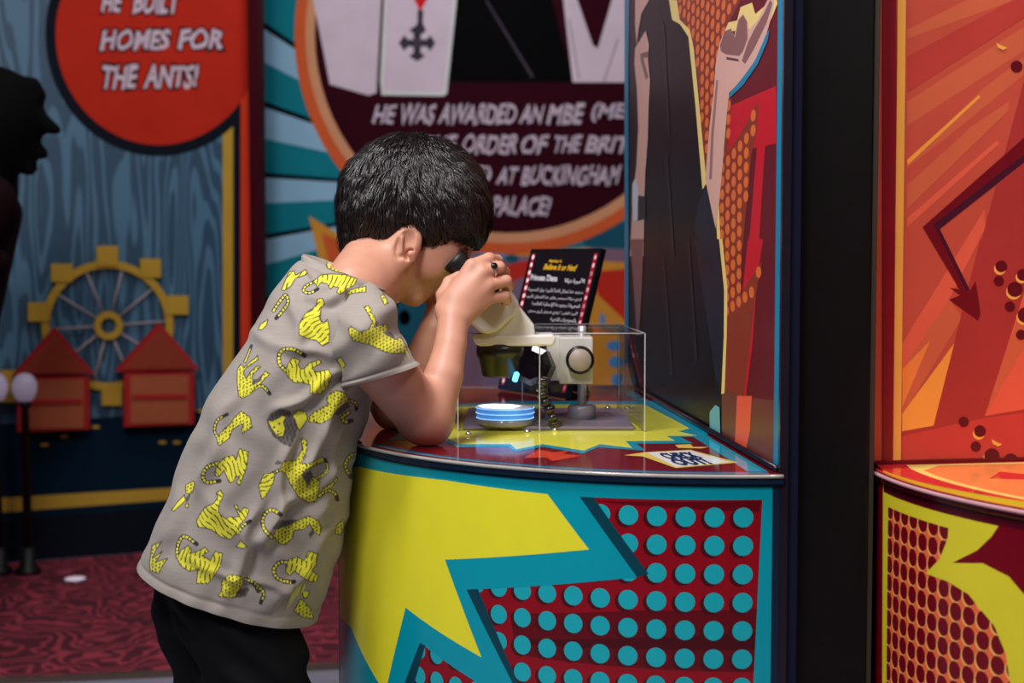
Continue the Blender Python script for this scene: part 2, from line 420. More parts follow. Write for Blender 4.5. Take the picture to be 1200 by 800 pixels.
nt.links.new(sn.outputs[0], cr.inputs[0]); nt.links.new(cr.outputs[0], b.inputs['Base Color'])
bblack, bred, byel = bm_('far_black', (11, 14, 21)), bm_('far_red', (134, 28, 17)), bm_('far_yellow', (134, 106, 38))
bstrip = bm_('far_orange_red', (165, 45, 25)); bnavy = bm_('far_navy', (5, 20, 33)); bburg = bm_('far_burgundy', (42, 4, 12))
p = Print(WL, .0002)
p.slab([(uL, .0095), (uR, .0095), (uR, 2.9), (uL, 2.9)], -.10, 0, bburg)
p.uv([(uL, .2), (uR, .2), (uR, 2.9), (uL, 2.9)], wood)
p.px([(-400, 512), (0, 497), (120, 489), (300, 477), (300, 700), (-400, 760)], bnavy)
p.px([(-400, 613), (5, 583), (205, 571), (300, 565), (300, 580), (205, 585), (5, 600), (-400, 630)], byel)
for y0_, y1_, mm in ((760, 512, bnavy), (630, 613, byel), (860, 650, bblack)): p.strip(uL, WL.pt(-399, 512)[0], max(.0095, WL.pt(-400, y0_)[1]), WL.pt(-400, y1_)[1], mm)
p.px([(-400, 650), (0, 609), (300, 586), (300, 760), (-400, 860)], bblack)
p.px([(261, -160), (273, -160), (273, 600), (261, 600)], byel)
p.px([(273, -160), (283, -160), (283, 600), (273, 600)], bblack)
p.px([(min(283, 186 + 133 * math.cos(w * math.pi / 30)), 40 + 143 * math.sin(w * math.pi / 30)) for w in range(60)], bblack)
p.px([(279, -200), (300, -200), (300, 600), (282, 600), (282, 112), (279, 117)], bstrip)
p.px([(min(292, 186 + 121 * math.cos(w * math.pi / 30)), 40 + 130 * math.sin(w * math.pi / 30)) for w in range(60)], bred)
p.px([(262, -160), (290, -160), (290, 60), (279, 114), (270, 126), (255, 90)], bred)
for x, y in ((190, 518), (207, 518), (52, 521), (75, 511), (112, 500), (236, 481)): p.ellpx(x, y, 5, 2, byel, n=10)
wl = p.build('wall_left'); tag(wl, kind='structure')
white_l, ink_l = bm_('far_lettering_white', (150, 132, 142)), bm_('far_lettering_ink', (22, 8, 12))
for grow, mm, h, nm in ((.075, ink_l, .004, 'lettering_outline'), (0, white_l, .0055, 'lettering')):
    t = MB()
    for s_, x0, x1, yb, yt in (('HE', 119, 141, 13, -9), ('BUILT', 156, 209, 15, -9), ('HOMES', 118, 197, 58, 36), ('FOR', 209, 259, 57, 35), ('THE', 119, 159, 103, 78), ('ANTS!', 169, 230, 102, 77)):
        text_on(t, WL, s_, (x0, yb), (x1, yb), (x0 + 2, yt), h, .035, .12, .6, grow)
    t.build(nm, mm, wl)

# back wall with the large mural
WB = Flat((0, 6.0, 0), (1, 0, 0), (0, -1, 0))
teal, pale = bm_('mural_teal', (12, 92, 104)), bm_('mural_pale_blue', (108, 140, 168))
mor, msal, mmar = bm_('mural_orange', (205, 70, 36)), bm_('mural_salmon', (200, 112, 82)), bm_('mural_maroon', (36, 3, 13))
mwh, mblk, mred = bm_('mural_white', (160, 146, 156)), bm_('mural_black', (2, 2, 3)), bm_('mural_red', (170, 22, 32))
mamb, mpur, mblu = bm_('mural_amber', (190, 110, 40)), bm_('mural_mauve', (98, 76, 92)), bm_('mural_blue', (52, 108, 150))
mdt = bm_('mural_dark_teal', (18, 62, 78)); mdr = bm_('mural_dark_red', (150, 34, 26)); mg = bm_('mural_grey', (52, 44, 54))
p = Print(WB, .0002)
p.slab([(-3.6, .0095), (2.6, .0095), (2.6, 3.0), (-3.6, 3.0)], -.1, 0, bburg)
p.uv([(-3.6, .0095), (2.6, .0095), (2.6, 3.0), (-3.6, 3.0)], teal)
cx, cy = 605, 226
def wedge(y0, y1, mm):            # rays of the burst; heights are read on the line x = 308
    k = 3.0; p.px([(cx, cy), (cx + (308 - cx) * k, cy + (y0 - cy) * k), (cx + (308 - cx) * k, cy + (y1 - cy) * k)], mm, True)
p.layer += 1
for y0, y1 in ((-200, -150), (-90, -40), (33, 72), (125, 162), (208, 238), (281, 311), (357, 394), (440, 490), (560, 640)): wedge(y0, y1, pale)
p.layer += 1
for y0, y1 in ((-210, -200), (-100, -90), (25, 33), (118, 125), (202, 208), (275, 281), (350, 357), (430, 440), (548, 560)): wedge(y0, y1, mblk)
# the amber ground with coloured flames below the ring
p.px([(362, 253), (400, 276), (460, 262), (520, 300), (860, 280), (860, 560), (500, 700), (420, 420), (378, 322)], mamb)
p.px([(377, 273), (420, 290), (470, 290), (470, 420), (430, 400), (390, 330)], mor)
p.px([(440, 330), (520, 290), (600, 300), (672, 300), (690, 360), (660, 480), (560, 640), (440, 600)], mpur)
p.px([(690, 288), (770, 282), (770, 310), (700, 305)], mpur); p.px([(662, 268), (735, 260), (735, 292), (690, 290)], mdt)
p.px([(696, 318), (770, 312), (770, 410), (735, 378), (700, 345)], mdr)
p.px([(560, 318), (640, 300), (690, 304), (690, 312), (620, 322), (570, 342)], mdr)
p.ellpx(578, 300, 16, 7, mblu); p.ellpx(600, 303, 8, 5, mdt, True)
for x, y, a, b2 in ((706, 374, 3, 7), (720, 405, 9, 6), (722, 424, 9, 7), (724, 445, 8, 8)): p.ellpx(x, y, a, b2, mblu, True)
for x, y, a, b2 in ((455, 362, 12, 7), (470, 385, 9, 8), (450, 395, 8, 6)): p.ellpx(x, y, a, b2, pale, True)
p.px([(435, 345), (505, 340), (500, 420), (440, 420)], mdt)
for x, y, a, b2 in ((458, 358, 9, 5), (474, 372, 7, 9), (462, 395, 8, 6)): p.ellpx(x, y, a, b2, mblu, True)
# the ring and what stands in it
p.ellpx(596, 40, 251, 258, mor, n=72); p.ellpx(596, 40, 238, 245, msal, n=72); p.ellpx(596, 40, 227, 233, mmar, n=72)
q = lambda pts: K(300, 0, .3833, pts)
p.px(q([(612, -300), (905, -300), (905, 0), (972, 252), (588, 252), (600, 0)]), mblk)
p.px(q([(700, 0), (706, 0), (850, 235), (842, 238)]), mg)
p.px(q([(150, -300), (395, -300), (383, 0), (368, 284), (345, 292), (226, 258), (205, 150), (175, 0)]), mwh)
p.px(q([(395, -300), (625, -300), (614, 0), (584, 286), (572, 294), (384, 291), (378, 280), (392, 0)]), bm_('mural_card_edge', (188, 176, 184)))
p.px(q([(400, -300), (612, -300), (602, 0), (573, 280), (390, 280), (400, 0)]), mwh)
p.px(q([(380, 250), (372, 291), (384, 291)]), mmar)
p.px(q([(905, -300), (1180, -300), (1180, 252), (968, 252)]), mwh)
p.px(q([(962, -60), (1105, -60), (1045, 148), (1030, 140)]), mmar)
for a in ([(1060, 250), (1066, 250), (1110, 120), (1104, 120)], [(985, 240), (990, 240), (960, 60), (955, 60)]): p.px(q(a), bm_('mural_fold', (120, 108, 118)))
p.px(q([(470, -30), (540, -30), (502, 36)]), mred)
med = bm_('mural_medal', (44, 38, 48))
p.px(q([(494, 30), (512, 32), (510, 70), (520, 95), (500, 110), (482, 95), (494, 70)]), med)
for a in range(4):
    ca, sa = math.cos(a * math.pi / 2), math.sin(a * math.pi / 2)
    p.px(q([(493 + ca * x - sa * y, 132 + sa * x + ca * y) for x, y in ((0, -12), (28, -10), (40, -24), (56, 0), (40, 24), (28, 10), (0, 12))]), med)
p.ellpx(300 + 493 * .3833, 132 * .3833, 5, 6, mg)
wb = p.build('wall_back'); tag(wb, kind='structure')
t = MB()
for s_, x0, x1, yb, yt in (('HE', 437, 462, 144, 124), ('WAS', 469, 508, 145, 123), ('AWARDED', 514, 603, 145, 123), ('AN', 609, 635, 144, 124), ('MBE', 641, 682, 145, 123),
                           ('(MEMBER', 692, 790, 144, 122), ('OF', 460, 486, 180, 160), ('THE', 495, 533, 179, 160), ('ORDER', 541, 604, 180, 159), ('OF', 610, 640, 180, 159), ('THE', 648, 679, 178, 160),
                           ('BRITISH', 686, 770, 179, 160), ('EMPIRE)', 486, 573, 216, 195), ('AT', 582, 605, 215, 197), ('BUCKINGHAM', 611, 725, 216, 195), ('PALACE!', 576, 643, 252, 231)):
    text_on(t, WB, s_, (x0, yb), (x1, yb), (x0 + 3, yt), .012, .03, .15, .6)
t.build('lettering', bm_('mural_lettering', (148, 134, 146)), wb)

# ================================================================== BOOTHS
TOP = .85
def arc(cx, cy, R, a0, a1, n=60):
    return [(cx + R * math.cos(math.radians(a0 + (a1 - a0) * i / n)), cy + R * math.sin(math.radians(a0 + (a1 - a0) * i / n))) for i in range(n + 1)]
# ---- the counter with the microscope
D1 = Drum(.24, 2.042, .475)
P0, P1 = Vector((.286, 1.575, 0)), Vector((.207, 2.68, 0))      # foot line of the picture panel
counter = empty('display_counter', (.0, 2.1, 0))
tag(counter, 'round-fronted display counter with yellow, teal and red comic burst, boy leaning on it', 'counter')
a_end = -84.5
out = arc(.24, 2.042, .470, 180, 360 + a_end)
body = [Vector((x, y, 0)) for x, y in out] + [Vector((P1.x - .002, P1.y - .03, 0)), Vector((-.23, 2.64, 0))]
mb = MB(); mb.prism(body, (0, 0, TOP - .014)); mb.build('cabinet', pm('cabinet_navy', (14, 24, 44), .35), counter)
yel, teal1, dteal, red1, navy1 = pm('print_yellow', (205, 198, 42)), pm('print_teal', (4, 132, 150)), pm('print_dark_teal', (6, 54, 68)), pm('print_red', (122, 8, 22)), pm('print_navy', (14, 30, 50))
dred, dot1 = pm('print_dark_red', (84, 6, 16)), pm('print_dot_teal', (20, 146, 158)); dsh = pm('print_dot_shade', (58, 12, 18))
p = Print(D1, .00003)
uL1 = -.475 * math.pi / 2 + .004; uR1 = D1.pt(913, 600)[0]
zt = TOP - .014
p.strip(uL1, uR1, .0, zt, red1)
q = lambda pts: K(390, 500, .4417, pts)
p.px(q([(700, 196), (1135, 196), (1132, 225), (900, 215), (760, 205)]), dred)
p.px(q([(470, 494), (800, 487), (1128, 482), (1122, 650), (820, 640), (500, 606), (480, 560)]), dred)
p.px(q([(480, 560), (800, 560), (1126, 545), (1122, 590), (820, 590), (500, 575)]), pm('print_deep_red', (62, 5, 14)))
p.px(q([(600, 690), (1118, 720), (1118, 800), (620, 760)]), dred)
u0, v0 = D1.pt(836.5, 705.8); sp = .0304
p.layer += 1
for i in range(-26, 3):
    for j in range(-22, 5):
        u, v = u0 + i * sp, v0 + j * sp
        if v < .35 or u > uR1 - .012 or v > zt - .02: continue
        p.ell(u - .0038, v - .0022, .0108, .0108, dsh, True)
p.layer += 1
for i in range(-26, 3):
    for j in range(-22, 5):
        u, v = u0 + i * sp, v0 + j * sp
        if v < .35 or u > uR1 - .012 or v > zt - .02: continue
        p.ell(u, v, .0106, .0106, dot1, True)
p.px(q([(655, 185), (692, 187), (838, 390), (800, 400)]), dteal)
p.px(q([(355, 430), (386, 430), (520, 740), (505, 760)]), dteal)
LB = [('uv', uL1, .30)]
p.px([('uv', uR1 - .006, TOP - .0105)] + q([(1176, 192), (655, 185), (807, 398), (355, 431), (517, 754), (232, 572), (110, 1000), (60, 1000)]) + [('uv', uL1, .30), ('uv', uL1, TOP - .0105)], teal1)
p.px(q([(232, 572), (246, 580), (205, 720), (100, 1040), (90, 1000)]), dteal)
p.px([('uv', uL1, .792)] + q([(75, 106), (300, 141), (570, 178), (680, 325), (298, 352), (395, 611), (194, 479), (140, 706), (50, 532)]) + [('uv', uL1, .60)], yel)
p.px(q([(1140, 186), (1176, 186), (1158, 760), (1112, 760)]), teal1)
p.strip(uR1 - .0075, uR1, 0, zt, navy1)
p.strip(uL1, uR1, TOP - .0135, TOP - .0101, pm('print_navy_band', (8, 44, 60)))
p.build('front_panel', counter)
ct = MB(); ct.tube([(-.2335, 2.046, .0), (-.2335, 2.046, .835)], .007, 12); ct.build('corner_trim', mat('chrome_trim', (205, 198, 202), .38, .7), counter)
# worktop with its print
ZF = Flat((0, 0, TOP), (1, 0, 0), (0, 0, 1))
outline = [(x, y) for x, y in arc(.24, 2.042, .480, 180, 360 + a_end)] + [(P0.x - .001, P0.y), (P1.x - .001, P1.y - .02), (-.24, 2.65)]
wred = pm('worktop_red', (104, 12, 24), .09); wteal = pm('worktop_teal', (10, 140, 165), .09); wyel = pm('worktop_yellow', (226, 212, 70), .09)
worang, wtan, wwhite, wnavy = pm('worktop_orange', (200, 62, 40), .09), pm('worktop_tan', (232, 190, 90), .09), pm('worktop_white', (225, 222, 225), .09), pm('worktop_ink', (20, 40, 90), .09)
p = Print(ZF, .00004)
p.slab(outline, -.010, 0, navy1)
p.uv(outline, wred)
ring = lambda r0, r1: arc(.24, 2.042, r0, 180, 270, 50) + arc(.24, 2.042, r1, 270, 180, 50)
for r0_, r1_, mm in ((.470, .463, wteal), (.463, .458, pm('worktop_blue', (10, 70, 120), .09))):
    A0, A1 = arc(.24, 2.042, r0_, 180, 274, 50), arc(.24, 2.042, r1_, 180, 274, 50); p.layer += 1
    for k in range(50): p.uv([A0[k], A0[k + 1], A1[k + 1], A1[k]], mm, True)
fx = lambda y, d: P0.x + (P1.x - P0.x) * (y - P0.y) / (P1.y - P0.y) - d
p.uv([(fx(1.66, .028), 1.585), (fx(1.585, .012), 1.585), (fx(2.62, .012), 2.62), (fx(2.62, .03), 2.62)], wteal)
p.uv([(-.225, 2.62), (.19, 2.63), (.19, 2.60), (-.225, 2.59)], wteal)
p.px([(455, 484), (530, 474), (600, 470), (735, 470), (775, 470), (830, 508), (826, 512), (797, 512), (812, 519.5), (746, 520), (756, 528), (740, 527), (701, 524), (683, 531.5), (636, 523.5), (604, 529.5), (596, 523.5), (536, 524), (515, 514), (455, 516), (470, 506), (440, 500), (468, 494)], wteal)
p.px([(475, 486), (530, 477), (600, 474), (735, 474), (757, 475), (790, 492), (808, 502), (795, 505.5), (817, 510.5), (781, 511), (791, 516.5), (733, 517), (741, 525), (703, 520.5), (684, 528), (636, 520.5), (605, 526.5), (598, 520.5), (538, 520.5), (520, 511), (470, 512), (482, 503), (452, 500), (478, 493)], wyel)
p.px(K(410, 440, .425, [(480, 228), (520, 204), (560, 212), (606, 207), (590, 216), (640, 222), (560, 236), (540, 226)]), worang)
q = lambda pts: K(730, 500, .1583, pts)
p.px(q([(385, 135), (500, 130), (520, 150), (640, 150), (580, 162), (410, 158)]), wtan)
p.px(q([(10, 212), (160, 190), (500, 172), (855, 267), (390, 307), (150, 222)]), wtan)
p.px(q([(175, 192), (500, 178), (795, 264), (395, 299)]), wwhite)
worktop = p.build('worktop', counter)
t = MB()
SA, SB, S0 = (320, -13), (218, 108), (178, 191)
sp_ = lambda a, b: q([(S0[0] + SA[0] * a + SB[0] * b, S0[1] + SA[1] * a + SB[1] * b)])[0]
text_on(t, ZF, 'CHECK', sp_(.16, .50), sp_(.92, .50), sp_(.16, .14), .0012, .05)
text_on(t, ZF, 'OUT!', sp_(.12, .92), sp_(.88, .92), sp_(.12, .56), .0012, .05)
t.build('sticker_lettering', wnavy, counter)
lip = MB(); lip.tube([(x, y, TOP - .0018) for x, y in arc(.24, 2.042, .4805, 180, 360 + a_end, 90)], .0021, 8)
lip.build('worktop_edge', mat('acrylic_edge', (165, 165, 160), .12, gain=1.0), counter)

# ---- the tall picture panel standing on the counter's right side
panel = empty('picture_panel', (P0.x, P0.y, 0))
tag(panel, 'tall teal-edged panel printed with raised arms and a black garment, right of the counter', 'panel')
dirp = (P1 - P0).normalized()
PF = Flat(P0, -dirp, Vector((-dirp.y, dirp.x, 0)) if False else Vector((-abs(dirp.y), dirp.x, 0)))
Lp = (P1 - P0).length; H = 2.35
ppb, psk, psk2 = pm('panel_black', (9, 6, 10)), pm('panel_skin', (180, 140, 132)), pm('panel_palm', (112, 76, 76))
pdr, pbr, porg, pcr = pm('panel_dark_red', (82, 14, 24)), pm('panel_red', (160, 18, 32)), pm('panel_dot_orange', (180, 88, 42)), pm('panel_cream', (214, 172, 108))
pbrn, ptl, pnv = pm('panel_brown', (112, 42, 26)), pm('panel_teal', (6, 106, 140)), pm('panel_navy', (21, 22, 36))
p = Print(PF, .00003)
base = [PF.pt(912, 300)[0] * 0, -Lp]
p.slab([(-Lp, 0), (0, 0), (0, H), (-Lp, H)], -.018, 0, pm('panel_edge', (18, 20, 36), .3))
p.strip(-Lp, 0, 0, H, ppb)
A_ = lambda pts: K(720, 0, .375, pts); B_ = lambda pts: K(720, 280, .375, pts)
p.px([(838, -220), (912, -220), (912, 548), (846, 508), (846, 112)], pdr)
p.px([(846, 455), (872, 465), (912, 470), (912, 556), (846, 508)], pm('panel_reflection_brown', (92, 44, 36)))  # mostly the counter's reflection, painted as a brown patch at the panel's foot
p.px([(775, -220), (875, -220)] + A_([(395, 0), (345, 95), (320, 250), (300, 420), (285, 540), (250, 140), (205, 72), (185, 60)]), pbrn)
R2 = [(851, 112), (858, 116), (855, 150), (853, 178), (866, 160), (880, 135), (889, 118), (888, 150), (881, 180), (870, 296), (868, 345), (894, 304), (885, 351), (872, 464), (848, 456), (852, 380), (843, 300), (841, 230), (846, 150)]
p.px(R2, pbrn)
p.px(A_([(360, 332), (506, 268), (506, 448), (472, 456), (462, 600), (450, 800), (418, 800), (446, 460), (345, 492)]), pbr)
p.px(B_([(418, 0), (466, 0), (448, 110), (432, 330), (412, 490), (386, 490), (404, 300), (398, 190)]), pbr)
p.px(B_([(384, 490), (430, 490), (424, 600), (405, 690), (376, 660)]), pm('panel_orange_red', (196, 74, 52)))
p.px(R2, pbrn)
p.layer += 1
us = PF.pt(800, 60); R1 = [(770, -220), (880, -220), (868, 0), (850, 36), (840, 94), (832, 160), (827, 205), (814, 50), (797, 26), (789, 22)]
un0 = PF.pt(735, 0)[0]
for region in (R1, R2):
    RU = np.array([PF.pt(*a) for a in region])
    du, dv = .033, .0168
    for i in range(0, 46):
        for j in range(0, 95):
            u = -1.1 + i * du; v = .85 + j * dv + i * .0065
            ins, dd = in_poly(np.array([u]), np.array([v]), RU)
            if ins[0] and dd[0] > .004: p.ell(u, v, .0128, .0068, porg, True, n=12)
p.px([(775, -60)] + A_([(180, 0), (196, 0), (205, 62), (236, 92), (249, 150), (266, 330), (286, 540), (290, 572), (276, 592), (254, 330), (232, 115), (206, 76), (181, 62)]), pcr)
p.px(A_([(352, 300), (360, 296), (346, 400), (336, 560), (328, 640), (334, 800), (324, 800), (318, 660), (326, 560)]), pcr)
p.px(B_([(322, 0), (338, 0), (354, 150), (352, 300), (345, 482), (335, 484), (343, 300), (341, 160)]), pcr)
p.px(A_([(285, 575), (312, 690), (332, 800), (300, 800), (250, 720), (262, 640)]), pnv)
p.px(B_([(250, 0), (328, 0), (344, 160), (343, 300), (335, 480), (318, 440), (290, 250)]), pnv)
for a in (B_([(150, 60), (158, 60), (185, 420), (176, 430)]), B_([(230, 0), (236, 0), (262, 380), (252, 390)]), A_([(150, 60), (158, 80), (175, 420), (168, 430)]), A_([(160, 480), (168, 480), (190, 800), (180, 800)])): p.px(a, pm('panel_fold', (27, 21, 26)))
p.px(A_([(345, 100), (358, 70), (385, 64), (396, 22), (432, 8), (442, 44), (470, 20), (500, -30), (512, 10), (492, 60), (440, 90)]), pcr)
p.px(A_([(285, 560), (298, 400), (312, 285), (318, 200), (330, 135), (346, 96), (366, 88), (376, 112), (388, 60), (404, 42), (418, 66), (421, 95), (450, 62), (480, 0), (492, -60), (506, -50), (500, 16), (490, 62), (470, 130), (440, 190), (404, 246), (360, 290), (351, 380), (336, 560), (318, 715), (304, 650)]), psk)
p.px(A_([(332, 140), (346, 98), (366, 90), (378, 118), (390, 62), (404, 46), (416, 68), (418, 120), (404, 160), (392, 175), (350, 170), (334, 160)]), psk2)
p.px(A_([(420, 130), (440, 90), (470, 40), (488, 0), (496, 10), (478, 70), (440, 150), (410, 200), (400, 190)]), psk2)
p.px(A_([(352, 178), (388, 184), (392, 192), (352, 186)]), pm('panel_crease', (78, 50, 54)))
p.px(A_([(320, 250), (326, 250), (312, 420), (306, 560), (298, 560), (304, 420)]), pm('panel_skin_shade', (128, 90, 92)))
p.px(A_([(362, 292), (406, 238), (442, 188), (478, 104), (487, 92), (480, 130), (450, 200), (404, 266), (362, 306)]), ptl)
p.px(A_([(66, -60), (112, -60), (110, 0), (86, 42), (77, 92), (71, 140), (66, 80)]), psk)
p.px(A_([(66, 150), (80, 128), (99, 96), (110, 140), (106, 182), (113, 250), (108, 342), (106, 430), (98, 540), (95, 620), (93, 800), (50, 800), (60, 600), (70, 520), (76, 400), (72, 280), (64, 200)]), psk)
p.px(A_([(82, 168), (106, 160), (110, 178), (92, 182), (108, 240), (100, 250), (84, 190)]), psk2)
p.px(B_([(50, 0), (93, 0), (88, 140), (79, 285), (70, 290), (62, 150)]), psk2)
p.px(A_([(75, 610), (99, 614), (99, 684), (74, 690)]), mat('panel_strap', (14, 16, 24), .3))
p.px(A_([(58, 575), (68, 554), (76, 590), (74, 688), (62, 692), (57, 640)]), pm('panel_watch', (170, 172, 185)))
p.px(B_([(300, 540), (318, 518), (331, 526), (334, 640), (322, 690), (300, 660)]), pm('panel_pale_teal', (84, 142, 152)))
p.px([(732.5, -260), (737, -260), (737, 480), (732.5, 480)], ptl)
ue = PF.pt(910, 300)[0]
p.strip(ue, -.008, 0, H, ptl)
p.build('panel_board', panel)
tr = MB(); tr.box((P0.x - .003, P0.y - .006, 0), (P0.x + .006, P0.y + .004, H)); tr.build('edge_trim', mat('dark_trim', (52, 44, 58), .2, .6), panel)
tr = MB(); tr.tube([PF.to3(-.005, TOP + .004, .004), PF.to3(-Lp + .05, TOP + .004, .004)], .004, 8); tr.build('foot_trim', mat('dark_trim', (52, 44, 58), .2, .6), panel)

# ---- black pillar between the two booths
col = MB(); col.box((.2955, 1.592, 0), (.383, 2.3, H)); blk = mat('pillar_black', (13, 10, 11), .4, noise=.1, spec=.25)
pil = col.build('pillar', blk, bevel=.002); tag(pil, 'black square pillar between the counter and the red booth', 'pillar')
tr = MB(); tr.box((.3835, 1.594, 0), (.3885, 1.605, H)); tr.build('edge_strip', mat('strip_dim', (62, 55, 48), .4, .3), pil)
gp = MB(); gp.box((.3835, 1.66, 0), (.40, 2.3, H)); gp.build('recess', mat('recess_black', (4, 4, 5), .6), pil)

# ---- the red booth
RW = Flat((.40, 1.64, 0), (.173, .03, 0), (.03, -.173, 0))
rw = empty('red_panel', (.40, 1.64, 0)); tag(rw, 'orange-red printed panel with a maroon arrow, above the right counter', 'panel')
GR = 1.0
def rm(name, rgb, rough=.35): return mat(name, rgb, rough, gain=1.5, noise=.05, nscale=12)
rburg, rtan, ror, rdk, rmar, rdot = rm('red_burgundy', (116, 14, 30)), rm('red_tan', (204, 146, 68)), rm('red_orange', (164, 66, 52)), rm('red_dark', (142, 44, 42)), rm('red_maroon', (92, 8, 22)), rm('red_dot', (80, 8, 22))
rst, rye, rlt, rpl = rm('red_streak', (172, 82, 56)), rm('red_amber', (214, 134, 56)), rm('red_light', (188, 80, 60)), rm('red_plum', (56, 14, 34))
p = Print(RW, .00003)
p.slab([(0, 0), (.9, 0), (.9, H), (0, H)], -.018, 0, rburg)
p.strip(0, .9, 0, H, ror)
q1 = lambda pts: K(1000, 0, .35, pts); q2 = lambda pts: K(1000, 260, .375, pts)
p.px(q1([(180, 340), (571, 90), (571, 170), (180, 420)]), rst); p.px(q1([(180, 545), (430, 300), (571, 190), (571, 250), (300, 470), (180, 560)]), rst)
p.px(q1([(180, 100), (400, -10), (571, -120), (571, -10), (180, 130)]), rst); p.px(q1([(180, 535), (420, 318), (425, 325), (182, 552)]), rye)
p.px(q1([(180, 730), (480, 470), (490, 480), (180, 760)]), rlt); p.px(q1([(180, 620), (400, 420), (520, 340), (520, 370), (180, 700)]), rst)
p.px(q1([(180, 190), (571, -20), (571, 60), (180, 310)]), rm('red_deep', (156, 52, 46)))
p.px(q2([(152, 380), (410, -40), (412, 20), (300, 240), (152, 460)]), rlt); p.px(q2([(152, 460), (300, 240), (340, 300), (152, 610)]), rst)
p.px(q2([(152, 600), (320, 372), (300, 460), (250, 636), (152, 654)]), rye); p.px(q2([(152, 460), (240, 370), (160, 560), (152, 580)]), rm('red_amber2', (200, 112, 54)))
p.px([(1200, 78)] + q1([(571, 270), (508, 505), (430, 800)]) + q2([(395, 60), (250, 636), (150, 656), (150, 760), (900, 760), (900, -400)]), rdk)
p.px(q2([(410, 606), (470, 420), (540, 200), (800, -100), (800, 540)]), rlt); p.px(q2([(410, 606), (470, 420), (540, 230), (540, 380)]), rst)
p.px(q2([(150, 668), (410, 612), (800, 560), (800, 760), (150, 760)]), rm('red_base', (166, 52, 48)))
p.px([(1290, 96), (1200, 161), (1081, 266), (1124, 339), (1113, 337), (1125, 346), (1112, 351), (1146, 376), (1149, 367), (1143, 329), (1135, 343), (1100, 268), (1200, 190), (1290, 130)], rmar)
p.px([(1290, 116), (1200, 181), (1094, 263), (1132, 341), (1137, 341), (1101, 268), (1200, 190), (1290, 132)], rpl)
for x, y, r, cres in ((1191, 78, 7, 0), (1173, 312, 7, 1), (1189, 339, 9, 1), (1201, 369, 9, 1), (1148, 505, 7, 1), (1162, 534, 9, 1), (1184, 540, 9, 0), (1170, 329, 6, 0), (1183, 359, 6, 0), (1196, 392, 6, 0), (1129, 494, 6, 0), (1143, 523, 6, 0), (1198, 322, 7, 1)):
    if cres: p.ellpx(x - 1.5, y + 3, r, r, rtan, n=16)
    p.ellpx(x, y, r, r, rdot, n=16)
for x, y in ((1173, 54), (1167, 518)): p.px([(x - 6, y - 4), (x + 1, y), (x + 7, y + 2), (x + 2, y + 5), (x - 4, y + 2)], rtan)
p.px([(1034, -260), (1049.5, -260), (1049.5, 560), (1034, 560)], rburg)
p.px([(1052, -260), (1064, -260), (1060.5, 60), (1055, 543), (1046, 543), (1051, 60)], rtan)
p.uv([(0, TOP), (.9, TOP), (.9, TOP + .0045), (0, TOP + .0045)], rmar)
p.build('panel_board', rw)

D2 = Drum(.872, 1.61, .475)
c2 = empty('display_counter', (.85, 1.5, 0)); tag(c2, 'yellow-green round display counter with dark red dots, at the right edge', 'counter')
out2 = arc(.872, 1.61, .470, 184, 356)
mb = MB(); mb.prism([Vector((x, y, 0)) for x, y in out2], (0, 0, TOP - .012)); mb.build('cabinet', pm('cabinet_maroon', (50, 4, 16), .35), c2)
ygr, ored, ocre = rm('front_yellow_green', (182, 170, 36), .25), rm('front_orange', (196, 88, 50), .25), rm('front_cream', (214, 150, 80), .25)
fdot, fdr = rm('front_dot', (94, 2, 16), .25), rm('front_dark_red', (92, 0, 16), .25)
p = Print(D2, .00003)
uA = -.475 * math.radians(87); uB = .475 * math.radians(80)
p.strip(uA, uB, 0, TOP - .012, ored)
q = lambda pts: K(1000, 530, .3375, pts)
u0, v0 = D2.pt(1000 + 241 * .3375, 530 + 246 * .3375); sp = .0192
p.layer += 1
for i in range(-12, 22):
    for j in range(-26, 4): v0 + j * sp < TOP - .03 and p.ell(u0 + i * sp - .0016, v0 + j * sp - .0014,   .0092, .0094, ocre, True, n=16)
p.layer += 1
for i in range(-12, 22):
    for j in range(-26, 4): v0 + j * sp < TOP - .03 and p.ell(u0 + i * sp, v0 + j * sp, .0088, .0092, fdot, True, n=16)
p.strip(uA, uB, TOP - .035, TOP - .012, ygr)
p.px(q([(100, 60), (593, 170), (900, 220), (900, 1400), (560, 1400), (560, 900), (545, 800), (530, 700), (490, 602), (400, 492), (330, 448), (252, 420), (300, 370), (328, 300), (335, 206), (122, 130), (118, 500), (112, 1200), (100, 1200)]), ygr)
p.px(q([(345, 383), (430, 340), (480, 292), (510, 247), (593, 258), (760, 290), (760, 640), (593, 492), (540, 430), (450, 384)]), fdr)
p.px(q([(60, 20), (104, 60), (98, 1400), (50, 1400)]), navy1 if False else fdr)
p.strip(uA, uB, TOP - .0215, TOP - .0115, rm('front_maroon_band', (66, 0, 18), .25))
p.build('front_panel', c2)
tor, tye, trd = mat('red_top_orange', (236, 128, 70), .1, gain=1.3), mat('red_top_yellow', (255, 205, 110), .1, gain=1.3), mat('red_top_red', (190, 40, 44), .1, gain=1.2)
o2 = arc(.872, 1.61, .480, 181, 356) + [(1.34, 1.80), (.405, 1.6385)]
p = Print(ZF, .00004)
p.slab(o2, -.010, 0, mat('red_top_edge', (70, 4, 18), .2)); p.uv(o2, trd)
p.uv(arc(.872, 1.61, .440, 180, 356) + [(1.3, 1.786), (.435, 1.636)], tye); p.uv(arc(.872, 1.61, .430, 182, 356) + [(1.29, 1.774), (.47, 1.632)], tor)
p.px(K(1020, 530, .15, [(930, 205), (1010, 150), (1400, 190), (1700, 150), (1700, 260), (1300, 215)]), trd)
p.build('worktop', c2)
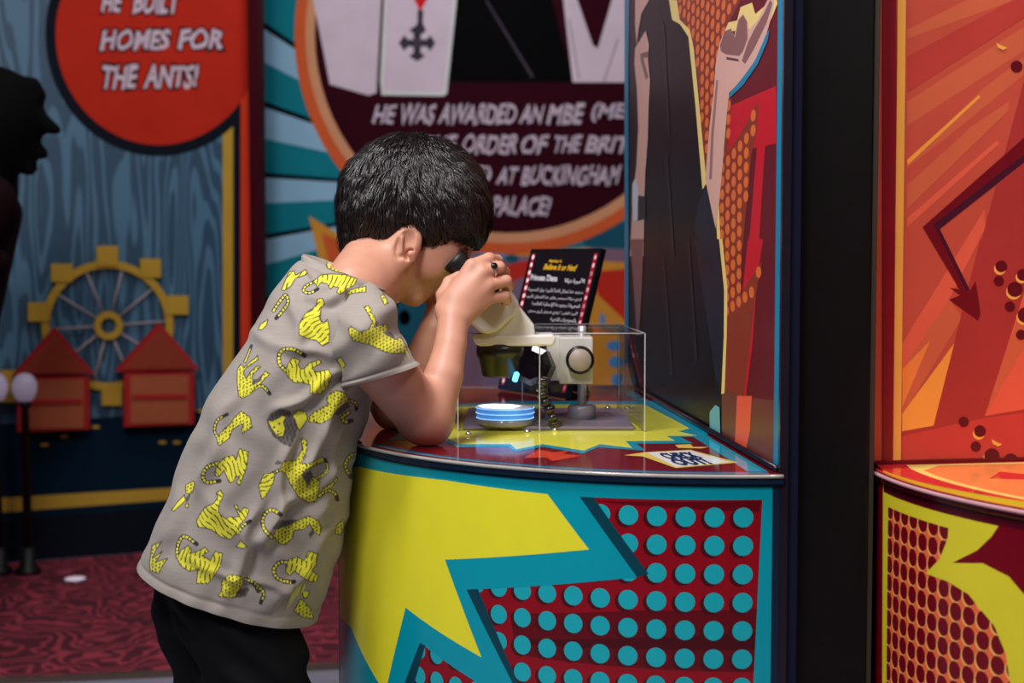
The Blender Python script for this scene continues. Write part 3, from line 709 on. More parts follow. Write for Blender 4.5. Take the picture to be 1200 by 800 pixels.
lip = MB(); lip.tube([(x, y, TOP - .0035) for x, y in arc(.872, 1.61, .4805, 181, 356, 90)], .0022, 8); lip.build('worktop_edge', mat('acrylic_edge_rose', (205, 150, 158), .15), c2)

# ================================================================== FAR THINGS: lamp posts, ferris wheel, houses, statue
def lamp_post(px, label):
    base = onz(px, 672, .009); r = empty('lamp_post', base)
    tag(r, label, 'lamp post', 'lamp posts before the blue panel')
    iron = mat('post_iron', (12, 12, 15), .5)
    k = base.y; s = k / F
    m1 = MB(); m1.lathe(base, (0, 0, 1), [(0, .044), (.015, .044), (.03, .026), (.09, .022)]); m1.build('base', iron, r)
    top = at(px, 474, k).z
    m1 = MB(); m1.lathe(base, (0, 0, 1), [(.08, .015), (top - .02, .013), (top - .015, .02), (top + .005, .02)]); m1.build('post', iron, r)
    m1 = MB(); m1.lathe(base + Vector((0, 0, top)), (0, 0, 1), [(0, .016), (.012, .03), (.035, .039), (.06, .04), (.082, .032), (.094, .018), (.097, .004)])
    m1.build('globe', mat('globe_white', (190, 178, 205), .35, emit=.16), r)
lamp_post(33, 'thin black lamp post with a white globe, standing before the left red house')
lamp_post(-1, 'thin black lamp post with a white globe, cut by the photo\'s left edge')

fl = onz(88, 680, .009); flo = empty('carpet_light_spot', fl); tag(flo, 'small round spot of white light on the red carpet at the left, made as a disc', 'light spot')  # bright spot on the carpet, imitated by an added glowing disc with a rim
mb = MB(); mb.lathe(fl, (0, 0, 1), [(0, .042), (.004, .042), (.006, .036)], 28); mb.build('rim', mat('light_spot_rim', (120, 112, 120), .3, .8), flo)
mb = MB(); mb.lathe(fl + Vector((0, 0, .006)), (0, 0, 1), [(0, .034), (.002, .032), (.004, .022)], 28); mb.build('lens', mat('light_spot_disc', (215, 200, 215), .3, emit=.55), flo)

# ferris wheel cut out of board, fixed before the blue panel
fw_y = WL.to3(*WL.pt(125, 381), .03); wheel = empty('ferris_wheel', fw_y)
tag(wheel, 'yellow toy-like ferris wheel fixed to the blue wooden panel behind two red houses', 'ferris wheel')
def cut(px_pts, name, mm, parent, h0, h1, bevel=0):
    mb = MB(); A = [WL.to3(*WL.pt(*a), h0) for a in px_pts]
    mb.prism(A, WL.N * (h1 - h0)); return mb.build(name, mm, parent)
cu, cv = WL.pt(126, 381); sx = WL.pt(190, 381)[0] - cu; sz = WL.pt(126, 317)[1] - cv
def circ(r0, r1, name, mm, h0, h1, n=48):
    mb = MB(); V = []; Fs = []
    for i in range(n):
        w = 2 * math.pi * i / n
        for r, h in ((r0, h0), (r1, h0), (r1, h1), (r0, h1)): V.append(WL.to3(cu + sx * r / 64 * math.cos(w), cv + sz * r / 64 * math.sin(w), h))
    for i in range(n):
        j = (i + 1) % n
        for a in range(4): b2 = (a + 1) % 4; Fs.append((i * 4 + a, j * 4 + a, j * 4 + b2, i * 4 + b2))
    mb.add(V, Fs); mb.build(name, mm, wheel)
byel2, bspoke = bm_('wheel_yellow', (132, 104, 36)), bm_('wheel_spoke', (118, 110, 112))
circ(67, 76, 'rim', byel2, .012, .03); circ(9, 16.5, 'hub', byel2, .012, .034)
for a in (0, 36, 72, 108, 144, 180, 216, 252, 288, 324):
    a = math.radians(a + 3); mb = MB()
    mb.tube([WL.to3(cu + sx * r / 64 * math.cos(a), cv + sz * r / 64 * math.sin(a), .02) for r in (14, 70)], .0042, 8); mb.build('spoke', bspoke, wheel)
for x0, y0, x1, y1 in ((112, 288, 137, 311), (59, 309, 84, 330), (163, 303, 187, 325), (32, 354, 58, 376), (194, 346, 219, 368), (118, 451, 141, 474), (0, 433, 18, 470)):
    cut([(x0, y0), (x1, y0), (x1, y1), (x0, y1)], 'cabin', byel2, wheel, .012, .036)
def house(px, y0, y1, yb, x0, x1, w0, w1, label):
    r = empty('toy_house', WL.to3(*WL.pt((x0 + x1) / 2, yb), .1)); tag(r, label, 'toy house', 'red houses before the ferris wheel')
    wall, edge, ins = bm_('house_wall', (110, 48, 32)), bm_('house_edge', (116, 26, 26)), bm_('house_inside', (116, 60, 40))
    cut([(w0, y1 + 4), (w1, y1 + 3), (w1, yb - 3), (w0, yb)], 'body', edge, r, .042, .085)
    cut([(w0 + 7, y1 + 7), (w1 - 7, y1 + 6), (w1 - 7, yb - 5), (w0 + 7, yb - 4)], 'front', ins, r, .084, .089)
    cut([(w0 + 9, (y1 + yb) / 2 - 4), (w1 - 9, (y1 + yb) / 2 - 5), (w1 - 9, (y1 + yb) / 2), (w0 + 9, (y1 + yb) / 2 + 1)], 'shelf', edge, r, .088, .097)
    cut([(x0, y1 + 2), (px, y0), (x1, y1)], 'gable', edge, r, .040, .090)
    cut([(x0 + 8, y1 - 1), (px, y0 + 8), (x1 - 8, y1 - 2)], 'gable_front', bm_('house_gable', (100, 40, 27)), r, .089, .094)
house(62, 382, 436, 503, 13, 108, 19, 102, 'red open-fronted toy house with a pointed roof, left of the two, behind the lamp posts')
house(183, 377, 431, 497, 132, 229, 142, 223, 'red open-fronted toy house with a pointed roof, right of the two, nearer the boy')

# statue in profile at the left edge
sy = 3.9; st0 = at(-45, 400, sy); st = empty('statue', (st0.x, sy, 0)); tag(st, 'dark long-nosed statue head and shoulders in profile, at the upper left edge', 'statue')
f = Field((at(-130, 0, sy).x, sy - .28, .02), (at(95, 0, sy).x, sy + .28, at(0, 70, sy).z), .007)
P_ = lambda x, y, d=0: at(x, y, sy + d); S_ = sy / F
f.ell(P_(-8, 140), (58 * S_, .105, 62 * S_), None, .02)
f.cone(P_(44, 142), P_(66, 152), 14 * S_, 6 * S_, .02); f.cone(P_(40, 175), P_(50, 180), 12 * S_, 7 * S_, .012); f.cone(P_(25, 185), P_(33, 195), 20 * S_, 11 * S_, .015); f.cone(P_(36, 104), P_(44, 112), 14 * S_, 10 * S_, .02)
f.cone(P_(-10, 190), P_(-14, 235), 30 * S_, 34 * S_, .02)
V, Q = f.nets(); V = relax(V, Q, 2); link('head', mesh_np('head', V - np.array(st.location), Q), st, mat('statue_black', (3, 3, 4), .8, spec=.1))
f = Field((at(-150, 0, sy).x, sy - .34, .0), (at(60, 0, sy).x, sy + .34, at(0, 180, sy).z), .01)
f.cone(P_(-8, 250), P_(-48, 400), 33 * S_, 40 * S_, .03)
for d in (-.1, .1): f.cone(P_(-12, 235, d), P_(-40, 290, d * 1.6), 30 * S_, 22 * S_, .03); f.cone(P_(-40, 290, d * 1.6), P_(0, 306, d), 20 * S_, 12 * S_, .02)
for d in (-.07, .07): f.cone(P_(-50, 400, d), P_(-58, 600, d), 32 * S_, 24 * S_, .03); f.cone(P_(-58, 600, d), Vector((P_(-60, 600).x, sy + d, .055)), 24 * S_, 18 * S_, .02); f.cone(Vector((P_(-60, 600).x, sy + d, .046)), Vector((P_(-30, 600).x, sy + d, .041)), .035, .03, .02)
V, Q = f.nets(); V = relax(V, Q, 2); link('clothed_body', mesh_np('clothed_body', V - np.array(st.location), Q), st, mat('statue_maroon', (26, 8, 12), .8, spec=.1))
a, b2 = at(295.5, 400, 5.53), at(308.5, 400, 5.53)
tp = MB(); tp.box((a.x, 5.50, .0095), (b2.x, 5.62, 2.9)); tag(tp.build('trim_1', bburg), kind='structure')

# ================================================================== THINGS ON THE COUNTER
# ---- acrylic case
cA, cB, cC = onz(536, 508, TOP), onz(754, 504, TOP), onz(725, 481, TOP)
FL, FR = Vector((cA.x, 1.95, TOP)), Vector((cB.x, 1.95, TOP)); BR, BLc = Vector((cC.x, 2.215, TOP)), Vector((cA.x - .006, 2.215, TOP))
MX, MXb = onz(632.5, 507, TOP).x, onz(612, 481, TOP).x
CH = .127
case = empty('acrylic_case', (.05, 2.08, TOP)); tag(case, 'clear acrylic case covering the microscope stand on the counter', 'display case')
clear, edgem = clear_mat('acrylic_clear', (.97, .97, .98)), mat('acrylic_bright_edge', (215, 212, 222), .15, gain=.75)
def pane(name, a, b, z0, z1, n):
    a, b = Vector(a), Vector(b); mb = MB(); off = Vector((0, 0, z1 - z0)); t = Vector(n) * .003
    mb.prism([a + Vector((0, 0, z0)), b + Vector((0, 0, z0)), b + Vector((0, 0, z0)) + t, a + Vector((0, 0, z0)) + t], off)
    return mb.build(name, clear, case)
z0 = .001
pane('front_pane', FL, FR, z0, CH, (0, 1, 0)); pane('back_pane', BLc, BR, z0, CH, (0, -1, 0))
pane('side_pane', FR, BR, z0, CH, (-1, 0, 0)); pane('side_pane', FL, BLc, z0, CH, (1, 0, 0))
mb = MB(); mb.prism([(MX, 1.95, TOP + CH), (FR.x, 1.95, TOP + CH), (BR.x, 2.215, TOP + CH), (MXb, 2.215, TOP + CH)], (0, 0, .003)); mb.build('top_pane', clear, case)
for a, b in ((FR, None), (FL, None), (BR, None), (Vector((MX, 1.949, TOP)), None), (Vector((MXb, 2.213, TOP)), None)):
    mb = MB(); mb.box((a.x - .0007, a.y - .0007, TOP + z0), (a.x + .0007, a.y + .0007, TOP + CH + .002)); mb.build('edge', edgem, case)
Zc = Vector((0, 0, CH + .0022))
for a, b in ((Vector((MX, 1.95, TOP)), FR), (FR, BR), (BR, Vector((MXb, 2.215, TOP))), (FL, Vector((MX, 1.95, TOP)))):
    mb = MB(); mb.tube([a + Zc, b + Zc], .0008, 6); mb.build('edge', edgem, case)
for x, y in ((549, 510), (618, 507.5), (650, 505.5), (741, 503.5)):
    w = onz(x, y, TOP); mb = MB(); mb.lathe((w.x, w.y - .003, TOP + .0006), (0, 0, 1), [(0, .0042), (.002, .0042), (.004, .003), (.0055, .001)]); mb.build('bolt', mat('bolt_steel', (225, 222, 228), .12, 1), case)
for x, y in ((712, 484), (735, 484)):
    w = onz(x, y, TOP); mb = MB(); mb.lathe((w.x, w.y, TOP + .006), (0, 0, 1), [(0, .0042), (.002, .0042), (.004, .003), (.0055, .001)]); mb.build('bolt', mat('bolt_steel', (225, 222, 228), .12, 1), case)

# ---- microscope
mic = empty('microscope', (.0966, 2.06, TOP)); tag(mic, 'white stereo microscope on a chrome post, the boy looking into its black eyepiece', 'microscope')
wht, blkp = mat('scope_white', (226, 222, 214), .35, gain=1.0, noise=.03), mat('scope_black', (26, 22, 24), .35)
grey, chrome = mat('scope_grey', (168, 164, 166), .4, .3), mat('scope_chrome', (225, 225, 232), .28, .6)
mb = MB(); mb.box((FL.x + .006, 1.962, TOP + .001), (FR.x - .012, 2.205, TOP + .0055)); mb.build('base_plate', mat('plate_grey', (128, 116, 138), .25, 0), mic, .001)
MXP = at(682, 470, 2.06).x
mb = MB(); mb.lathe((MXP, 2.06, TOP + .0056), (0, 0, 1), [(0, .0195), (.016, .0195), (.0185, .018), (.0186, .007)]); mb.build('post_foot', grey, mic)
mb = MB(); mb.lathe((MXP, 2.06, TOP + .02), (0, 0, 1), [(0, .0062), (.112, .0062), (.114, .005)]); mb.build('post', chrome, mic)
def pz(px, py, Y): return at(px, py, Y)
def extr(pts, y0, y1, yref=None):      # outline traced on a plane, carried straight back
    mb = MB(); mb.prism([(lambda w: (w.x, y0, w.z))(at(x, y, yref or y0)) for x, y in pts], (0, y1 - y0, 0)); return mb
extr([(655.5, 395), (695, 395), (695, 450), (655.5, 450)], 2.022, 2.095).build('focus_block', wht, mic, .002)
extr([(641, 393), (657, 393), (657, 446), (641, 446)], 2.03, 2.09).build('focus_block_back', wht, mic, .002)
kc = at(679.5, 421.5, 2.012)
mb = MB(); mb.lathe((kc.x, 2.022, kc.z), (0, -1, 0), [(0, .012), (.004, .018), (.006, .0192), (.0155, .0192), (.018, .0178)], 40); kn = mb.build('focus_knob', mat('knob_black', (30, 22, 24), .25), mic)
mb = MB(); mb.lathe((kc.x, 2.0045, kc.z), (0, -1, 0), [(0, .0152), (.0008, .0152), (.0016, .0146)], 40); mb.build('knob_cap', mat('knob_beige', (176, 160, 148), .4), kn)
YC = 1.965
extr([(553, 394), (648, 391), (652, 396), (648, 405), (562, 405), (556, 402)], 1.935, 1.995, YC - .02).build('arm', wht, mic, .003)
extr([(590, 374), (603, 352), (626, 381), (628, 398), (556, 398), (553, 393), (572, 389)], 1.938, 1.992, YC - .02).build('zoom_body', wht, mic, .003)
extr([(536, 366), (553, 337), (590, 326), (609, 357), (604, 368), (583, 387), (571, 391), (562, 388), (544, 372)], 1.922, 1.99, YC - .03).build('binocular_head', wht, mic, .004)
oc = at(586, 404, YC)
mb = MB(); mb.lathe(oc, (0, 0, -1), [(-.002, .0305), (.006, .0315), (.0155, .0305), (.016, .0285), (.040, .0235), (.0415, .022)], 48); mb.build('objective', mat('objective_black', (30, 25, 26), .3), mic)
for d, nm in ((1.916, 'eyepiece'), (1.984, 'eyepiece')):
    a, b = at(531, 303, d), at(584, 356, d); ax = (b - a).normalized()
    mb = MB(); mb.lathe(a, ax, [(0, .0135), (0.001, .017), (.006, .0172), (.012, .0152), (.03, .0158), (.032, .0168), (.04, .0168), (.042, .0152), (.07, .0152)], 36); mb.build(nm, mat('eyepiece_rubber', (16, 14, 16), .5), mic)
# the dark eight-sided clamp below the arm
cl = at(632, 430, 2.05); axc = Vector((-.35, -.9, .15)).normalized()
mb = MB(); mb.lathe(cl, axc, [(0, .021), (.004, .0285), (.03, .0285), (.034, .02)], 8, smooth=False); mb.build('clamp', mat('clamp_black', (34, 26, 32), .16), mic)
ld = at(606, 436, 1.95); mb = MB(); mb.lathe(ld, (-.3, -.5, -1), [(0, .002), (.002, .0038), (.012, .0038), (.013, .003)], 14); mb.build('work_light', mat('led_blue', (90, 190, 255), .3, emit=2.2), mic)
spot('microscope_work_light', oc - Vector((0, 0, .044)), (oc.x, 1.985, TOP), 1.3, 75, (.72, .86, 1), .5, .008)

# ---- bead-like gooseneck lamp
gl0 = onz(650, 499, TOP + .0055); goose = empty('gooseneck_lamp', (gl0.x, gl0.y, TOP + .0055)); tag(goose, 'black beaded gooseneck lamp between the glass dish and the chrome post', 'lamp')
gp = [at(x, y, gl0.y - .002 * i) for i, (x, y) in enumerate(((650, 497), (647, 488), (643, 479), (638.5, 470.5), (635.5, 462), (634.5, 454), (636, 446)))]
mb = MB(); mb.lathe((gl0.x, gl0.y, TOP + .0056), (0, 0, 1), [(0, .009), (.004, .009), (.006, .007)], 20); mb.build('foot', blkp, goose)
for i, w in enumerate(gp):
    nx = gp[min(i + 1, len(gp) - 1)] - gp[max(i - 1, 0)]
    mb = MB(); mb.lathe(w, nx, [(-.0052, .0036), (-.0042, .0072), (.0, .0102 - .0005 * i), (.0042, .0072), (.0052, .0036)], 20); mb.build('bead', mat('bead_black', (40, 36, 44), .18, coat=.5), goose)
mb = MB(); mb.tube([w for w in gp], .0042, 8); mb.build('stem', blkp, goose)

# ---- stacked glass dish
dc = Vector((at(592, 490, 1.985).x, 1.985, TOP + .0056)); dish = empty('glass_dish', dc); tag(dish, 'round stacked glass dish glowing blue under the microscope', 'dish')
mb = MB(); mb.lathe(dc, (0, 0, 1), [(0, .036), (.0015, .0375), (.0095, .0375), (.0098, .036)], 48); mb.build('base', mat('dish_grey', (150, 142, 150), .12, 0, coat=.5), dish)
blu = mat('dish_blue_glow', (66, 140, 220), .12, gain=.9, coat=.6, emit=.7)  # lamp light caught in the glass is put in as the dish's own glow
mb = MB(); mb.lathe(dc + Vector((0, 0, .0098)), (0, 0, 1), [(0, .0365), (.0005, .0382), (.006, .0382), (.0065, .0375), (.0075, .0375), (.008, .0388), (.0135, .0388), (.014, .038)], 48); mb.build('dish', blu, dish)
for h, r in ((.0165, .039), (.0098, .0384), (.0232, .039)):
    mb = MB(); pts = [dc + Vector((r * math.cos(w * math.pi / 24), r * math.sin(w * math.pi / 24), h)) for w in range(49)]; mb.tube(pts, .0007, 6); mb.build('rim', mat('dish_rim_glow', (150, 200, 250), .1, emit=.9), dish)  # bright glass rims: the glint is painted with emission
mb = MB(); mb.lathe(dc + Vector((0, 0, .0238)), (0, 0, 1), [(0, .038), (.0012, .0375), (.0014, .036)], 48); mb.build('lid', mat('lid_white', (235, 235, 240), .4), dish)

# ---- placard leaning behind the case
B0 = onz(583, 458, TOP); B1 = B0 + Vector((.112, -.172, 0)); eu = (B1 - B0).normalized(); nn = Vector((eu.y, -eu.x, 0))
if nn.y > 0: nn = -nn
lean = (Vector((0, 0, .235)) - nn * .068).normalized(); Hs = .248
nf = eu.cross(lean).normalized()
SF = Flat(B0 + Vector((0, 0, .004)), eu, nf); Ws = (B1 - B0).length
plac = empty('placard', (B0 + B1) / 2); tag(plac, 'black leaning information placard with two rows of red-lit bulbs printed on it', 'sign')
p = Print(SF, .00005)
p.slab([(0, 0), (Ws, 0), (Ws, Hs), (0, Hs)], -.009, 0, mat('placard_edge', (18, 17, 22), .2))
p.strip(0.003, Ws - .003, .003, Hs - .003, pm('placard_black', (24, 18, 24), .25))
pk, wh = mat('placard_pink_glow', (150, 18, 44), .4, emit=.12), mat('printed_bulb_glow', (255, 200, 205), .4, emit=.55)  # only printed bulbs and strips, their shine is added as emission
for u in (.0125, Ws - .0125):
    p.strip(u - .0048, u + .0048, .008, Hs - .008, pk)
for u in (.0125, Ws - .0125):
    for k in range(17): p.ell(u, .015 + k * .01365,   .0036, .0042, wh, True, n=12)
p.build('board', plac)
tx = lambda: MB()
wt = mat('placard_white', (212, 206, 214), .5, gain=1.3); gd = mat('placard_gold', (240, 168, 40), .5, gain=1.3)
t = tx(); text_on(t, SF, 'Believe It or Not!', (637, 315.5), (675, 317.5), (639, 309), .0007, .035, .25); text_on(t, SF, "Ripley's", (643, 308), (658, 308.5), (644, 304), .0007, .03, .3); t.build('title_lettering', gd, plac)
t = tx(); text_on(t, SF, 'Princess Diana', (622, 328), (653, 329.5), (623, 321.5), .0007, .035); text_on(t, SF, arabic('الأميرة ديانا'), (662, 332), (685, 333.5), (663, 325), .0007, .02)
for s_, x0, x1, y0, y1 in (('ستجد هنا تمثال كاملاً لأميرة ويلز المحبوبة', 619, 683, 341.5, 345.5), ('ليدي ديانا سبنسر. يظهر هذا التمثال الأميرة', 616, 681, 350, 354), ('المعروفة بجهودها الإنسانية العالمية', 623, 679.5, 358.5, 362.5),
                           ('"أميرة الناس" ترتدي فستان أزرق مخمل', 619, 677, 367, 371), ('بالمجوهرات الذهبية', 645, 675, 377, 379)):
    text_on(t, SF, arabic(s_), (x0, y0), (x1, y1), (x0 + .8, y0 - 5.6), .0007, .006)
t.build('lettering', wt, plac)
mb = MB(); sb = SF.to3(Ws * .5, Hs * .6, -.0095); sf = SF.to3(Ws * .5, 0.0, -.0095)
ft = Vector((sf.x, sf.y, TOP + .001)) - nn * .085
mb.prism([sb - eu * .02, sb + eu * .02, ft + eu * .03, ft - eu * .03], -nn * .004); mb.build('prop', mat('placard_edge', (18, 17, 22), .2), plac)

# ================================================================== THE BOY
boy = empty('person', (-.32, 1.85, 0))
tag(boy, 'young dark-haired boy in a grey T-shirt with yellow cats, bending over the microscope', 'person')
BO = Vector(boy.location)
skin = mat('skin', (208, 151, 127), .48, gain=1.0, noise=.06, nscale=40, sss=.12, bump=.08, bscale=600)
YH = 1.964; sh = YH / F
def hp(x, y, d=0): return at(x, y, YH + d)
# ---- body: head, neck, arms, hands, chest in one surface
f = Field((-.40, 1.68, .82), (.03, 2.10, 1.27), .0018)
f.ell(hp(484, 238), (.084, .066, .071), roty(18), .01)                       # skull
f.ell(hp(520, 268), (.045, .058, .05), roty(40), .02)                        # forehead
f.cone(hp(537, 286, -.022), hp(538, 287, .022), .013, .013, .012)            # brow ridge
f.ell(hp(505, 300), (.040, .053, .050), roty(45), .02)                       # cheeks
f.ell(hp(507, 300, -.03), (.030, .022, .030), roty(45), .02)
f.cone(hp(466, 300, -.045), hp(485, 344, -.018), .016, .014, .012); f.cone(hp(466, 300, .045), hp(485, 344, .018), .016, .014, .012)   # jaw
f.ell(hp(485, 345), (.016, .020, .0155), roty(45), .012)                      # chin
f.ell(hp(500, 328), (.017, .024, .020), roty(45), .012)
f.cone(hp(536, 297), hp(532, 316), .0075, .0095, .010); f.cone(hp(527, 318, -.009), hp(527, 318, .009), .0065, .0065, .006)  # nose
f.cone(hp(511, 328, -.012), hp(511, 328, .012), .0048, .0048, .004); f.cone(hp(504, 337, -.010), hp(504, 337, .010), .0052, .0052, .004)  # lips
for s_ in (-1, 1): f.ell(hp(540, 297, s_ * .031), (.012, .013, .010), None, 0, True)
for s_ in (-1, 1): f.ell(hp(536, 299, s_ * .030), (.0125, .013, .0125), None, .002)      # eyeballs under closed lids
ER = roty(-62)
for s_ in (-1, 1):
    f.ell(hp(473, 290, s_ * .069), (.0325, .0095, .0205), ER, .005)
    f.ell(hp(474, 286, s_ * .080), (.0245, .0095, .0125), ER, 0, True); f.ell(hp(479, 298, s_ * .076), (.009, .011, .007), ER, 0, True)
    f.cone(hp(471, 278, s_ * .0745), hp(470, 296, s_ * .0745), .0026, .0026, .003); f.cone(hp(481, 297, s_ * .075), hp(484, 305, s_ * .072), .004, .003, .004)
f.cone(hp(449, 294, -.005), at(413, 340, 1.868), .043, .040, .02)              # neck
f.cone(hp(458, 318), at(428, 346, 1.88), .030, .028, .02)
f.cone(at(412, 398, 1.80), at(412, 392, 1.92), .032, .032, .03)              # shoulders and chest, under the shirt
f.cone(at(405, 375, 1.86), at(375, 450, 1.845), .042, .06, .02)
# near arm
f.chain([at(430, 396, 1.762), at(447, 427, 1.765), at(491, 484, 1.80)], [.034, .036, .031], .03)
f.ell(at(500, 495, 1.81), (.031, .026, .0285), roty(30), .016)
f.cone(at(492, 500, 1.812), at(498, 512, 1.815), .018, .0085, .014)
f.chain([at(503, 486, 1.81), at(520, 440, 1.825), at(528, 404, 1.84), at(531, 376, 1.855)], [.030, .0235, .0195, .0195], .012)
# near hand on the tube
Wn = (531, 374, 1.857)
kn_ = [(553, 311, 1.870), (566, 319, 1.866), (573, 334, 1.867), (572, 350, 1.871)]
pip = [(573, 303, 1.880), (585, 313, 1.878), (593, 329, 1.879), (592, 347, 1.882)]
dip = [(583, 305, 1.897), (591, 319, 1.898), (596, 335, 1.899), (594, 352, 1.898)]
tip = [(584, 310, 1.912), (589, 323, 1.914), (593, 338, 1.913), (591, 354, 1.911)]
mcp0 = [(522, 362, 1.862), (529, 364, 1.858), (537, 366, 1.858), (544, 370, 1.861)]
for i in range(4):
    rk = [.0084, .0084, .0082, .0074][i]
    f.cone(at(*mcp0[i]), at(*kn_[i]), .0125, rk + .0008, .009)
    f.chain([at(*kn_[i]), at(*pip[i]), at(*dip[i]), at(*tip[i])], [rk, rk - .0008, rk - .0014, rk - .002], .0015)
f.cone(at(536, 352, 1.868), at(553, 336, 1.870), .0165, .012, .012)
f.chain([at(524, 366, 1.868), at(520, 346, 1.885), at(527, 331, 1.898), at(540, 322, 1.905)], [.012, .0098, .0085, .0066], .010)
# far arm
f.chain([at(424, 375, 1.955), at(440, 425, 1.97), at(462, 476, 1.985)], [.038, .034, .030], .03)
f.chain([at(466, 478, 1.985), at(492, 430, 1.982), at(511, 385, 1.98), at(522, 352, 1.985)], [.029, .0265, .0215, .0195], .014)
f.cone(at(518, 352, 1.99), at(548, 332, 2.004), .019, .016, .012)
for i, (a, b, c) in enumerate((((560, 318, 2.014), (572, 322, 2.01), (576, 328, 1.998)), ((562, 327, 2.018), (576, 331, 2.014), (581, 338, 2.002)), ((561, 337, 2.019), (574, 342, 2.014), (579, 348, 2.003)), ((557, 346, 2.016), (568, 352, 2.012), (573, 356, 2.002)))):
    f.chain([at(545, 334 + i * 4, 2.0), at(*a), at(*b), at(*c)], [.012, .009, .0078, .0066], .006)
f.chain([at(524, 348, 1.985), at(531, 330, 1.972), at(545, 322, 1.966)], [.011, .009, .0068], .01)
f.F = np.maximum(f.F, (TOP + .0012 - f.ax[2])[None, None, :].astype(np.float32))     # the elbows rest flat on the worktop
V, Q = f.nets(); V = relax(V, Q, 2, .35)
bodyo = link('body', mesh_np('body', V - np.array(BO), Q), boy, skin)
# eyebrows, lips
mb = MB(); mb.tube([hp(531, 283, -.046), hp(541, 284, -.036), hp(547, 289, -.02)], [.002, .0032, .002], 8); mb.build('eyebrow', mat('hair_dark', (22, 18, 20), .5), boy)
mb = MB(); mb.tube([hp(531, 283, .046), hp(541, 284, .036), hp(547, 289, .02)], [.002, .0032, .002], 8); mb.build('eyebrow', mat('hair_dark', (22, 18, 20), .5), boy)

# ---- hair
HP = [(402, 300), (397, 262), (397, 232), (402, 205), (412, 186), (430, 168), (455, 156), (482, 153), (508, 156), (532, 168), (552, 186), (567, 212), (574, 240), (573, 264), (566, 282), (558, 289), (550, 284),
      (540, 281), (527, 281), (514, 284), (504, 289), (497, 291), (494, 278), (492, 268), (484, 261), (472, 262), (464, 268), (458, 279), (455, 292), (447, 298), (432, 300), (415, 304)]
f = Field((hp(385, 0).x, YH - .105, hp(0, 320).z), (hp(590, 0).x, YH + .105, hp(0, 140).z), .0021)
f.ell(hp(486, 236), (.0955, .079, .0855), roty(14), .01); f.ell(hp(440, 246), (.047, .07, .06), None, .02); f.ell(hp(520, 240), (.060, .070, .062), roty(35), .02); f.ell(hp(546, 262), (.026, .052, .03), None, .02)
f.ell(hp(425, 280), (.028, .052, .03), None, .01)
sl, X, Y, Z = f.win(f.lo - 1, f.lo + 10); px_, py_ = proj(np.stack([X, Y, Z], -1))
ins, dd = in_poly(px_, py_, HP); sd = np.where(ins, -dd, dd) * sh
ang = np.arctan2(X - hp(492, 0).x, Z - hp(0, 175).z); rr = np.hypot(X - hp(492, 0).x, Z - hp(0, 175).z)
lock = .0015 * np.sin(ang * 17 + rr * 55 + np.sin(Y * 60) * 2) * np.sin(rr * 95 + ang * 3 + Y * 45) + .0007 * np.sin(X * 210 + np.sin(Z * 130) * 1.5) * np.sin(Z * 230 + Y * 150)
k = .006; a_, b_ = f.F + lock, sd; hh = np.clip(.5 - .5 * (b_ - a_) / k, 0, 1); f.F = (b_ * (1 - hh) + a_ * hh + k * hh * (1 - hh)).astype(np.float32)
V, Q = f.nets(); V = relax(V, Q, 1, .4)
hairm = mat('hair_black', (26, 18, 19), .38, spec=.6, noise=.5, nscale=90)
bv = BVHTree.FromPolygons([tuple(v) for v in V], [tuple(q) for q in Q])
HV = list(V - np.array(BO)); HF = [tuple(q) for q in Q]; nb = len(HV)
# fine locks laid over the cap, turning out from the crown
crown = np.array(hp(500, 166, -.005)); pick = RNG.permutation(len(V))[:11000]; SV = []; SF_ = []
for vi in pick:
    p0 = Vector(V[vi])
    if p0.y > YH + .06: continue
    pos = p0.copy(); chainp = []; r = Vector(pos - Vector(crown)); L = RNG.uniform(.022, .046); ph = 2.2 * math.sin(p0.x * 70 + 1.3 * math.sin(p0.z * 60)) + 2 * math.sin(p0.z * 55 + p0.y * 40) + RNG.uniform(-.5, .5); amp = RNG.uniform(.25, .5); n = 8
    ok = True; lift = RNG.uniform(.0015, .0055) * (1 + .5 * math.sin(ph * 1.7))
    for s_ in range(n):
        loc, nrm, _, _ = bv.find_nearest(pos)
        if loc is None: ok = False; break
        if nrm.dot(loc - Vector(hp(486, 236))) < 0: nrm = -nrm
        rad = loc - Vector(crown); rad -= nrm * rad.dot(nrm)
        if rad.length < 1e-5: ok = False; break
        rad.normalize(); d = rad + nrm.cross(rad) * (.35 + amp * math.sin(ph + s_ * .9)) + Vector((0, 0, -.25)); d -= nrm * d.dot(nrm); d.normalize()
        q = s_ / (n - 1); chainp.append((loc + nrm * (.0002 + lift * math.sin(q * 2.4)), nrm)); pos = loc + d * L / n
    if not ok or len(chainp) < n: continue
    last = chainp[-1][0]; lx, ly = proj(np.array(last)); 
    if not in_poly(np.array([float(lx)]), np.array([float(ly)]), HP)[0][0]: chainp = chainp[:6]
    k0 = len(SV); w0 = RNG.uniform(.0006, .0013)
    for i, (c, nr) in enumerate(chainp):
        tg = (chainp[min(i + 1, len(chainp) - 1)][0] - chainp[max(i - 1, 0)][0]); 
        if tg.length < 1e-7: tg = Vector((1, 0, 0))
        sd_ = tg.normalized().cross(nr).normalized(); w = w0 * (1 - .85 * (i / (len(chainp) - 1)) ** 1.5)
        SV += [c + sd_ * w, c + nr * w * .8, c - sd_ * w]
    for i in range(len(chainp) - 1):
        a = k0 + i * 3; SF_ += [(a, a + 1, a + 4, a + 3), (a + 1, a + 2, a + 5, a + 4)]
HV += [tuple(v - BO) for v in SV]; HF += [tuple(i + nb for i in q) for q in SF_]
link('hair', mesh_np('hair', HV, HF), boy, hairm)

